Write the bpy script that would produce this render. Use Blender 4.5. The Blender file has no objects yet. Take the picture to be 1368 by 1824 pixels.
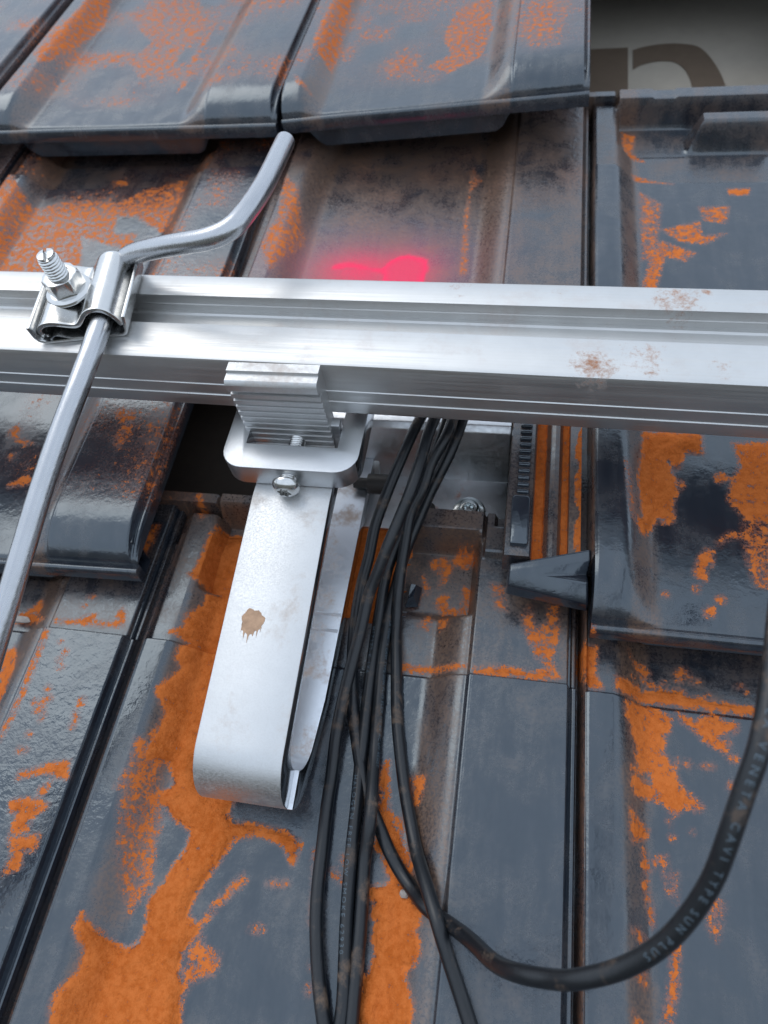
import bpy, bmesh, math, random
import numpy as np
from mathutils import Vector, Matrix

# ------------------------------------------------------------------ camera, sky, sun, exposure
# All geometry below is laid out in the frame of the roof tiles (millimetres, X along the eaves,
# Y up the slope, Z out of the tile) and turned to the real pitch of the roof at the end.
PITCH = math.radians(30.0)
RX = Matrix.Rotation(PITCH, 4, 'X')
scene = bpy.context.scene
C = bpy.data.collections.new('scene_objects'); scene.collection.children.link(C)

cam_d = bpy.data.cameras.new('camera'); cam = bpy.data.objects.new('camera', cam_d)
scene.collection.objects.link(cam); scene.camera = cam
right, down, fwd = Vector((0.9815, 0.1541, -0.1133)), Vector((0.0701, -0.8411, -0.5364)), Vector((-0.1780, 0.5185, -0.8364))
m = Matrix((( right.x, -down.x, -fwd.x, 0.1773), (right.y, -down.y, -fwd.y, -0.1140), (right.z, -down.z, -fwd.z, 0.3189), (0, 0, 0, 1)))
cam.matrix_world = RX @ m
cam_d.sensor_width = 36.0; cam_d.lens = 1265.0 / 1824.0 * 36.0
cam_d.clip_start = 0.01; cam_d.clip_end = 3000.0
cam_d.dof.use_dof = True; cam_d.dof.focus_distance = 0.315; cam_d.dof.aperture_fstop = 11.0

SUN_EL, SUN_AZ = math.radians(60), math.radians(-88)      # azimuth measured from +Y towards +X
w = bpy.data.worlds.new('World'); scene.world = w; w.use_nodes = True
nt = w.node_tree; nt.nodes.clear()
sky = nt.nodes.new('ShaderNodeTexSky'); sky.sky_type = 'NISHITA'; sky.sun_disc = False
sky.sun_elevation = SUN_EL; sky.sun_rotation = SUN_AZ; sky.air_density = 1.0; sky.dust_density = 2.0
# broken cloud: pale grey patches over the blue
tc = nt.nodes.new('ShaderNodeTexCoord'); cn = nt.nodes.new('ShaderNodeTexNoise')
cn.inputs['Scale'].default_value = 3.0; cn.inputs['Detail'].default_value = 6; cn.inputs['Roughness'].default_value = 0.55
cr = nt.nodes.new('ShaderNodeMapRange'); cr.interpolation_type = 'SMOOTHSTEP'
cr.inputs[1].default_value = 0.38; cr.inputs[2].default_value = 0.64; cr.inputs[3].default_value = 0.74; cr.inputs[4].default_value = 0.96
mx = nt.nodes.new('ShaderNodeMix'); mx.data_type = 'RGBA'
mx.inputs['B'].default_value = (6.3, 7.2, 8.4, 1)
bg = nt.nodes.new('ShaderNodeBackground'); bg.inputs['Strength'].default_value = 0.15
wo = nt.nodes.new('ShaderNodeOutputWorld')
L = nt.links.new
L(tc.outputs['Generated'], cn.inputs['Vector']); L(cn.outputs['Fac'], cr.inputs[0]); L(cr.outputs[0], mx.inputs['Factor'])
L(sky.outputs[0], mx.inputs['A']); L(mx.outputs['Result'], bg.inputs['Color']); L(bg.outputs[0], wo.inputs['Surface'])

sun_d = bpy.data.lights.new('sun', 'SUN'); sun = bpy.data.objects.new('sun', sun_d); scene.collection.objects.link(sun)
sun_d.energy = 0.7; sun_d.angle = math.radians(40); sun_d.color = (1.0, 0.97, 0.92)
sd = Vector((math.sin(SUN_AZ) * math.cos(SUN_EL), math.cos(SUN_AZ) * math.cos(SUN_EL), math.sin(SUN_EL)))
sun.rotation_euler = sd.to_track_quat('Z', 'Y').to_euler()
vs = scene.view_settings; vs.view_transform = 'Standard'; vs.look = 'None'; vs.exposure = 0.15; vs.gamma = 1.0; vs.use_curve_mapping = False
scene.cycles.use_denoising = True
scene.cycles.max_bounces = 6

# ------------------------------------------------------------------ helpers
S = 0.001
def tag(o, label=None, cat=None, group=None, kind=None):
    if label: o['label'] = label
    if cat: o['category'] = cat
    if group: o['group'] = group
    if kind: o['kind'] = kind
    return o
def empty(name, loc=(0, 0, 0), rz=0.0):
    o = bpy.data.objects.new(name, None); C.objects.link(o)
    o.location = Vector(loc) * S; o.rotation_euler = (0, 0, rz); o.empty_display_size = 0.02
    return o
def link(name, me, mat, parent=None):
    o = bpy.data.objects.new(name, me); C.objects.link(o)
    if mat: me.materials.append(mat)
    if parent: o.parent = parent
    return o
def finish(me, angle=35, smooth=True):
    if smooth:
        me.polygons.foreach_set('use_smooth', [True] * len(me.polygons))
        me.set_sharp_from_angle(angle=math.radians(angle))
    me.update()
def from_bm(name, bm, mat, parent=None, angle=35):
    bmesh.ops.recalc_face_normals(bm, faces=bm.faces)
    me = bpy.data.meshes.new(name); bm.to_mesh(me); bm.free(); finish(me, angle)
    return link(name, me, mat, parent)
def from_vf(name, v, f, mat, parent=None, angle=35):
    bm = bmesh.new(); vs_ = [bm.verts.new(Vector(p) * S) for p in v]
    for q in f:
        try: bm.faces.new([vs_[i] for i in q])
        except ValueError: pass
    bmesh.ops.remove_doubles(bm, verts=bm.verts, dist=1e-7)
    return from_bm(name, bm, mat, parent, angle)
def prism(name, poly, axis, a0, a1, mat, parent=None, bev=0.0, seg=2, angle=35, cuts=0):
    """extrude a 2-D outline (mm) along an axis: 'x' outline is (y,z), 'y' is (x,z), 'z' is (x,y)"""
    f3 = {'x': lambda p, a: (a, p[0], p[1]), 'y': lambda p, a: (p[0], a, p[1]), 'z': lambda p, a: (p[0], p[1], a)}[axis]
    bm = bmesh.new(); n = len(poly)
    rings = [[bm.verts.new(Vector(f3(p, a)) * S) for p in poly] for a in np.linspace(a0, a1, cuts + 2)]
    for r0, r1 in zip(rings, rings[1:]):
        for i in range(n): bm.faces.new((r0[i], r0[(i + 1) % n], r1[(i + 1) % n], r1[i]))
    bm.faces.new(rings[0]); bm.faces.new(rings[-1])
    bmesh.ops.recalc_face_normals(bm, faces=bm.faces)
    if bev:
        es = [e for e in bm.edges if len(e.link_faces) == 2 and e.calc_face_angle(0) > math.radians(30)]
        bmesh.ops.bevel(bm, geom=es, offset=bev * S, segments=seg, affect='EDGES', profile=0.5, clamp_overlap=True)
    return from_bm(name, bm, mat, parent, angle)
def ring_mesh(name, rings, mat, parent=None, closed=True, caps=True, angle=35):
    bm = bmesh.new(); R = [[bm.verts.new(Vector(p) * S) for p in r] for r in rings]; n = len(R[0])
    for a, b in zip(R, R[1:]):
        for i in range(n if closed else n - 1):
            bm.faces.new((a[i], a[(i + 1) % n], b[(i + 1) % n], b[i]))
    if caps: bm.faces.new(R[0][::-1]); bm.faces.new(R[-1])
    return from_bm(name, bm, mat, parent, angle)
def lathe(name, prof, frame, mat, parent=None, n=40, angle=35, caps=True):
    """prof: (radius or function of angle, height); frame: origin, axis"""
    o, ax = Vector(frame[0]), Vector(frame[1]).normalized()
    u = ax.orthogonal().normalized(); v = ax.cross(u)
    if len(frame) > 2: u = Vector(frame[2]); u = (u - ax * u.dot(ax)).normalized(); v = ax.cross(u)
    rings = []
    for r, h in prof:
        rings.append([o + ax * h + (u * math.cos(t) + v * math.sin(t)) * (r(t) if callable(r) else r) for t in [2 * math.pi * i / n for i in range(n)]])
    return ring_mesh(name, rings, mat, parent, True, caps, angle)
def hexr(af):
    return lambda t: af / 2 / math.cos(((t + math.pi / 6) % (math.pi / 3)) - math.pi / 6)
def catmull(pts, step=1.5):
    P = [Vector(p) for p in pts]; P = [2 * P[0] - P[1]] + P + [2 * P[-1] - P[-2]]; out = []
    for i in range(1, len(P) - 2):
        a, b, c, d = P[i - 1:i + 3]; k = max(2, int((c - b).length / step))
        for j in range(k):
            t = j / k
            out.append(0.5 * ((2 * b) + (c - a) * t + (2 * a - 5 * b + 4 * c - d) * t * t + (3 * b - a - 3 * c + d) * t ** 3))
    out.append(P[-2]); return out
def smooth_pts(p, it=3):
    for _ in range(it): p = [p[0]] + [(p[i - 1] + 2 * p[i] + p[i + 1]) / 4 for i in range(1, len(p) - 1)] + [p[-1]]
    return p
def frames(path):
    T = [(path[min(i + 1, len(path) - 1)] - path[max(i - 1, 0)]).normalized() for i in range(len(path))]
    out = []
    for t in T:
        s = t.cross(Vector((0, 0, 1))).normalized(); out.append((t, s, s.cross(t).normalized()))
    return out
def tube(name, path, r, mat, parent=None, n=18, squash=None):
    fr = frames(path); rings = []
    for p, (t, s, k) in zip(path, fr):
        rings.append([p + s * math.cos(a) * r + k * math.sin(a) * r for a in [2 * math.pi * i / n for i in range(n)]])
    return ring_mesh(name, rings, mat, parent, True, True, 60)

# ------------------------------------------------------------------ materials
def mat_new(name):
    m_ = bpy.data.materials.new(name); m_.use_nodes = True
    n_ = m_.node_tree; return m_, n_, n_.nodes['Principled BSDF']
class NB:
    """short-hand for building shader node graphs"""
    def __init__(s, nt_): s.nt = nt_
    def n(s, t, **k):
        x = s.nt.nodes.new(t)
        for a, b in k.items(): setattr(x, a, b)
        return x
    def put(s, sock, v):
        if isinstance(v, bpy.types.NodeSocket): s.nt.links.new(v, sock)
        elif v is not None: sock.default_value = v
    def math(s, op, a, b=0.0, c=0.0, clamp=False):
        x = s.n('ShaderNodeMath', operation=op, use_clamp=clamp); s.put(x.inputs[0], a); s.put(x.inputs[1], b); s.put(x.inputs[2], c); return x.outputs[0]
    def mix(s, f, a, b):
        x = s.n('ShaderNodeMix', data_type='RGBA'); s.put(x.inputs['Factor'], f); s.put(x.inputs['A'], a); s.put(x.inputs['B'], b); return x.outputs['Result']
    def mixf(s, f, a, b):
        x = s.n('ShaderNodeMix', data_type='FLOAT'); s.put(x.inputs[0], f); s.put(x.inputs[2], a); s.put(x.inputs[3], b); return x.outputs[0]
    def rng(s, v, a, b, c=0.0, d=1.0):
        x = s.n('ShaderNodeMapRange', interpolation_type='SMOOTHSTEP'); s.put(x.inputs[0], v)
        for i, q in enumerate((a, b, c, d)): s.put(x.inputs[i + 1], q)
        return x.outputs[0]
    def noise(s, vec, scale, detail=3.0, rough=0.55, dist=0.0):
        x = s.n('ShaderNodeTexNoise'); s.put(x.inputs['Vector'], vec); s.put(x.inputs['Scale'], scale)
        s.put(x.inputs['Detail'], detail); s.put(x.inputs['Roughness'], rough); s.put(x.inputs['Distortion'], dist); return x.outputs['Fac']
    def scaled(s, vec, sc, loc=(0, 0, 0)):
        x = s.n('ShaderNodeMapping'); s.put(x.inputs['Vector'], vec); x.inputs['Scale'].default_value = sc; x.inputs['Location'].default_value = loc; return x.outputs[0]
    def bump(s, h, strength, dist, normal=None):
        x = s.n('ShaderNodeBump'); s.put(x.inputs['Height'], h); s.put(x.inputs['Strength'], strength); s.put(x.inputs['Distance'], dist); s.put(x.inputs['Normal'], normal); return x.outputs[0]
    def attr(s, name): return s.n('ShaderNodeAttribute', attribute_name=name).outputs['Fac']
    def obj(s): return s.n('ShaderNodeTexCoord').outputs['Object']

DUST_A, DUST_B = (0.46, 0.108, 0.018, 1), (0.60, 0.165, 0.038, 1)
def make_tile_mat():
    m_, n_, b = mat_new('glazed_tile'); g = NB(n_); oc = g.obj()
    rnd = g.n('ShaderNodeObjectInfo').outputs['Random']
    off = g.n('ShaderNodeCombineXYZ'); g.put(off.inputs[2], g.math('MULTIPLY', rnd, 7.0))
    va = g.n('ShaderNodeVectorMath', operation='ADD'); g.put(va.inputs[0], oc); g.put(va.inputs[1], off.outputs[0]); vec = va.outputs[0]
    D, F, K, PH = g.attr('dust'), g.attr('film'), g.attr('paint'), g.attr('rough')
    # orange brick dust: the patch field broken up by noise, so the patches get ragged edges
    n1 = g.noise(vec, 300, 5, 0.74, 0.2); n2 = g.noise(vec, 1900, 2, 0.6)
    brk = g.math('ADD', g.math('MULTIPLY', g.math('SUBTRACT', n1, 0.5), 2.3), g.math('MULTIPLY', g.math('SUBTRACT', n2, 0.5), 0.85))
    dm = g.rng(g.math('ADD', D, g.math('MULTIPLY', brk, g.rng(D, 0.02, 0.3))), 0.47, 0.56)
    # thin dry film: brown in the hollows, streaky on the flats
    f1 = g.noise(vec, 42, 5, 0.62, 0.5); f2 = g.noise(vec, 750, 3, 0.7)
    streak = g.noise(g.scaled(vec, (150, 24, 60)), 1.0, 3, 0.6)
    fm = g.math('ADD', g.math('MULTIPLY', F, 1.05), g.math('MULTIPLY', g.math('SUBTRACT', f1, 0.5), 1.35))
    fm = g.math('ADD', fm, g.math('MULTIPLY', g.math('SUBTRACT', streak, 0.5), 0.7))
    fm = g.math('MULTIPLY', g.rng(fm, 0.0, 0.85), g.rng(f2, 0.34, 0.64, 0.35, 1.0))
    base = g.mix(streak, (0.010, 0.013, 0.020, 1), (0.024, 0.029, 0.040, 1))
    film = g.mix(g.rng(g.math('ADD', F, g.math('MULTIPLY', g.math('SUBTRACT', f1, 0.5), 0.8)), 0.25, 0.7), (0.110, 0.092, 0.082, 1), (0.185, 0.100, 0.055, 1))
    col = g.mix(g.math('MULTIPLY', fm, 0.74), base, film)
    # pink marker spray
    ks = g.math('ADD', K, g.math('MULTIPLY', g.math('SUBTRACT', n2, 0.5), g.math('MULTIPLY', K, g.math('MULTIPLY', g.math('SUBTRACT', 1.0, K), 3.0))), clamp=True)
    col = g.mix(ks, col, (1.0, 0.016, 0.10, 1))
    dcol = g.mix(g.rng(g.math('ADD', n1, g.math('MULTIPLY', g.math('SUBTRACT', f1, 0.5), 0.5)), 0.32, 0.66), DUST_A, DUST_B)
    wash = g.math('MULTIPLY', g.math('MULTIPLY', g.rng(D, 0.04, 0.55), g.rng(f2, 0.40, 0.66, 0.15, 1.0)), 0.46)
    col = g.mix(g.math('MAXIMUM', dm, wash), col, dcol)
    g.put(b.inputs['Base Color'], col)
    r0 = g.rng(f1, 0.3, 0.7, 0.10, 0.25)
    r1 = g.mixf(g.math('MULTIPLY', fm, 0.7), r0, 0.60); r1 = g.mixf(g.math('MULTIPLY', ks, 0.7), r1, 0.6)
    g.put(b.inputs['Roughness'], g.mixf(g.math('MAXIMUM', dm, wash), r1, 0.92))
    b.inputs['IOR'].default_value = 1.88; b.inputs['Specular Tint'].default_value = (0.82, 0.93, 1.0, 1)
    g.put(b.inputs['Specular IOR Level'], g.mixf(g.math('MAXIMUM', dm, g.math('MULTIPLY', ks, 0.7)), 0.5, 0.04))
    # relief in metres: glaze ripple, pitted panels, granular dust lying on top
    dmask = g.rng(D, 0.62, 0.95)
    hg = g.math('MULTIPLY', g.noise(vec, 210, 3, 0.6), 0.00020)
    slate = g.math('MULTIPLY', g.noise(vec, 330, 3, 0.55, 0.3), g.math('MULTIPLY', PH, 0.00036))
    hd = g.math('MULTIPLY', g.noise(vec, 420, 4, 0.72), g.math('MULTIPLY', dmask, 0.0011))
    H = g.math('ADD', hg, g.math('ADD', slate, hd))
    g.put(b.inputs['Normal'], g.bump(H, 1.0, 1.0))
    return m_
def metal(name, col, rough, brush=None, stains=(), film=0.0, bump=0.05, scale=900, dusty=(0.36, 0.17, 0.09, 1)):
    """stains: (x, y, z, radius mm, strength) in the object's own frame, brownish dust smears"""
    m_, n_, b = mat_new(name); g = NB(n_); oc = g.obj()
    b.inputs['Metallic'].default_value = 1.0
    nz = g.noise(g.scaled(oc, brush) if brush else oc, 1.0 if brush else scale, 4, 0.6)
    big = g.noise(oc, 60, 4, 0.6)
    c0 = g.mix(big, tuple(0.88 * x for x in col) + (1,), tuple(min(1, 1.05 * x) for x in col) + (1,))
    tot = None
    for (x, y, z, r, st) in stains:
        d = g.n('ShaderNodeVectorMath', operation='DISTANCE'); g.put(d.inputs[0], oc); d.inputs[1].default_value = (x * S, y * S, z * S)
        k = g.rng(d.outputs['Value'], r * S, 0.0, 0.0, st); tot = k if tot is None else g.math('MAXIMUM', tot, k)
    fine = g.noise(oc, 300, 5, 0.75)
    if tot is not None:
        sm = g.rng(g.math('ADD', tot, g.math('MULTIPLY', g.math('SUBTRACT', fine, 0.5), 1.5)), 0.38, 0.95)
    else: sm = 0.0
    fl = g.math('MULTIPLY', g.rng(g.math('ADD', g.noise(oc, 40, 5, 0.65), g.math('MULTIPLY', g.math('SUBTRACT', fine, 0.5), 0.35)), 0.50, 0.75), film)
    dirt = g.math('MAXIMUM', sm, fl) if tot is not None else fl
    g.put(b.inputs['Base Color'], g.mix(dirt, c0, dusty))
    g.put(b.inputs['Metallic'], g.mixf(dirt, 1.0, 0.1))
    g.put(b.inputs['Roughness'], g.mixf(dirt, g.rng(nz, 0.25, 0.75, rough * 0.78, rough * 1.2), 0.85))
    g.put(b.inputs['Normal'], g.bump(nz, bump, 0.0004))
    return m_
def plain(name, col, rough, metallic=0.0, var=0.25, scale=300, bump=0.1, dist=0.0004):
    m_, n_, b = mat_new(name); g = NB(n_); oc = g.obj(); nz = g.noise(oc, scale, 4, 0.6)
    g.put(b.inputs['Base Color'], g.mix(nz, tuple(x * (1 - var) for x in col) + (1,), tuple(min(1, x * (1 + var)) for x in col) + (1,)))
    b.inputs['Roughness'].default_value = rough; b.inputs['Metallic'].default_value = metallic
    g.put(b.inputs['Normal'], g.bump(nz, bump, dist)); return m_
def cable_mat():
    m_, n_, b = mat_new('black_cable_sheath'); g = NB(n_); oc = g.obj()
    rnd = g.n('ShaderNodeObjectInfo').outputs['Random']
    off = g.n('ShaderNodeCombineXYZ'); g.put(off.inputs[0], g.math('MULTIPLY', rnd, 9.0))
    va = g.n('ShaderNodeVectorMath', operation='ADD'); g.put(va.inputs[0], oc); g.put(va.inputs[1], off.outputs[0]); vec = va.outputs[0]
    a = g.noise(vec, 95, 5, 0.62, 0.3); f = g.noise(vec, 1500, 3, 0.7)
    scr = g.noise(g.scaled(vec, (1500, 120, 1500)), 1.0, 2, 0.5)
    d = g.rng(g.math('ADD', a, g.math('MULTIPLY', g.math('SUBTRACT', f, 0.5), 0.22)), 0.535, 0.78)
    haze = g.rng(scr, 0.45, 0.8, 0.0, 0.14)
    c = g.mix(haze, (0.007, 0.009, 0.012, 1), (0.04, 0.043, 0.046, 1))
    g.put(b.inputs['Base Color'], g.mix(g.math('MULTIPLY', d, 0.50), c, (0.27, 0.175, 0.115, 1)))
    g.put(b.inputs['Roughness'], g.mixf(d, 0.36, 0.85))
    g.put(b.inputs['Normal'], g.bump(scr, 0.08, 0.0003)); return m_

M = {}
M['tile'] = make_tile_mat()
M['rail'] = metal('rail_aluminium', (0.63, 0.63, 0.62), 0.48, brush=(14, 900, 900), film=0.14, bump=0.10,
    stains=[(206, -22, 98, 21, 0.72), (226, -17, 98, 26, 0.55), (240, 20, 98, 26, 0.62), (252, 25, 98, 5, 0.8), (146, 26, 98, 22, 0.45), (192, 21, 98, 14, 0.35), (255, -20, 98, 20, 0.42), (110, 26, 98, 16, 0.3)])
M['hook'] = metal('hook_aluminium', (0.63, 0.635, 0.635), 0.50, film=0.42, bump=0.12, scale=1300, dusty=(0.45, 0.33, 0.24, 1))
M['hook_low'] = metal('hook_aluminium_dusty', (0.76, 0.79, 0.83), 0.42, film=0.85, bump=0.10, scale=1300, dusty=(0.50, 0.36, 0.27, 1))
M['cut'] = metal('shaded_side_aluminium', (0.52, 0.53, 0.55), 0.17, bump=0.06, scale=900)  # for side faces: smoother, and darker to carry their shade in the colour
M['block'] = metal('block_aluminium', (0.60, 0.615, 0.63), 0.40, bump=0.12, scale=1500)
M['plate'] = metal('galvanised_plate', (0.74, 0.76, 0.78), 0.40, bump=0.15, scale=500, film=0.15,
    stains=[(128, 97, -15, 18, 0.8), (147, 108, -15, 16, 0.55), (118, 105, -15, 14, 0.6)], dusty=(0.36, 0.10, 0.03, 1))
M['steel'] = metal('stainless_steel', (0.66, 0.66, 0.65), 0.20, bump=0.04)
M['sheet'] = metal('stainless_sheet', (0.63, 0.63, 0.62), 0.24, bump=0.10, scale=350)
M['rod'] = metal('aluminium_rod', (0.49, 0.50, 0.52), 0.28, brush=(900, 60, 900), bump=0.14)
M['zinc'] = metal('zinc_screw', (0.58, 0.62, 0.62), 0.20, bump=0.05)
M['dark'] = plain('black_oxide_steel', (0.035, 0.032, 0.03), 0.5, 0.3)
M['cable'] = cable_mat()
M['print'] = plain('cable_print', (0.085, 0.12, 0.15), 0.6, var=0.5, scale=2500)
M['underlay'] = plain('roof_underlay', (0.36, 0.32, 0.265), 0.85, var=0.12, scale=60, bump=0.2, dist=0.001)
M['mark'] = plain('underlay_print', (0.12, 0.085, 0.058), 0.85, var=0.15, scale=80, bump=0.2, dist=0.001)
M['wood'] = plain('batten_wood', (0.035, 0.023, 0.016), 0.8, var=0.3, scale=120, bump=0.4, dist=0.001)  # near black, so the added boards put shade into the hole
M['stain'] = plain('dried_mud', (0.44, 0.28, 0.18), 0.9, var=0.5, scale=260, bump=0.3)
M['chip'] = plain('stone_chip', (0.34, 0.30, 0.27), 0.7, var=0.3, scale=600)
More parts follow.
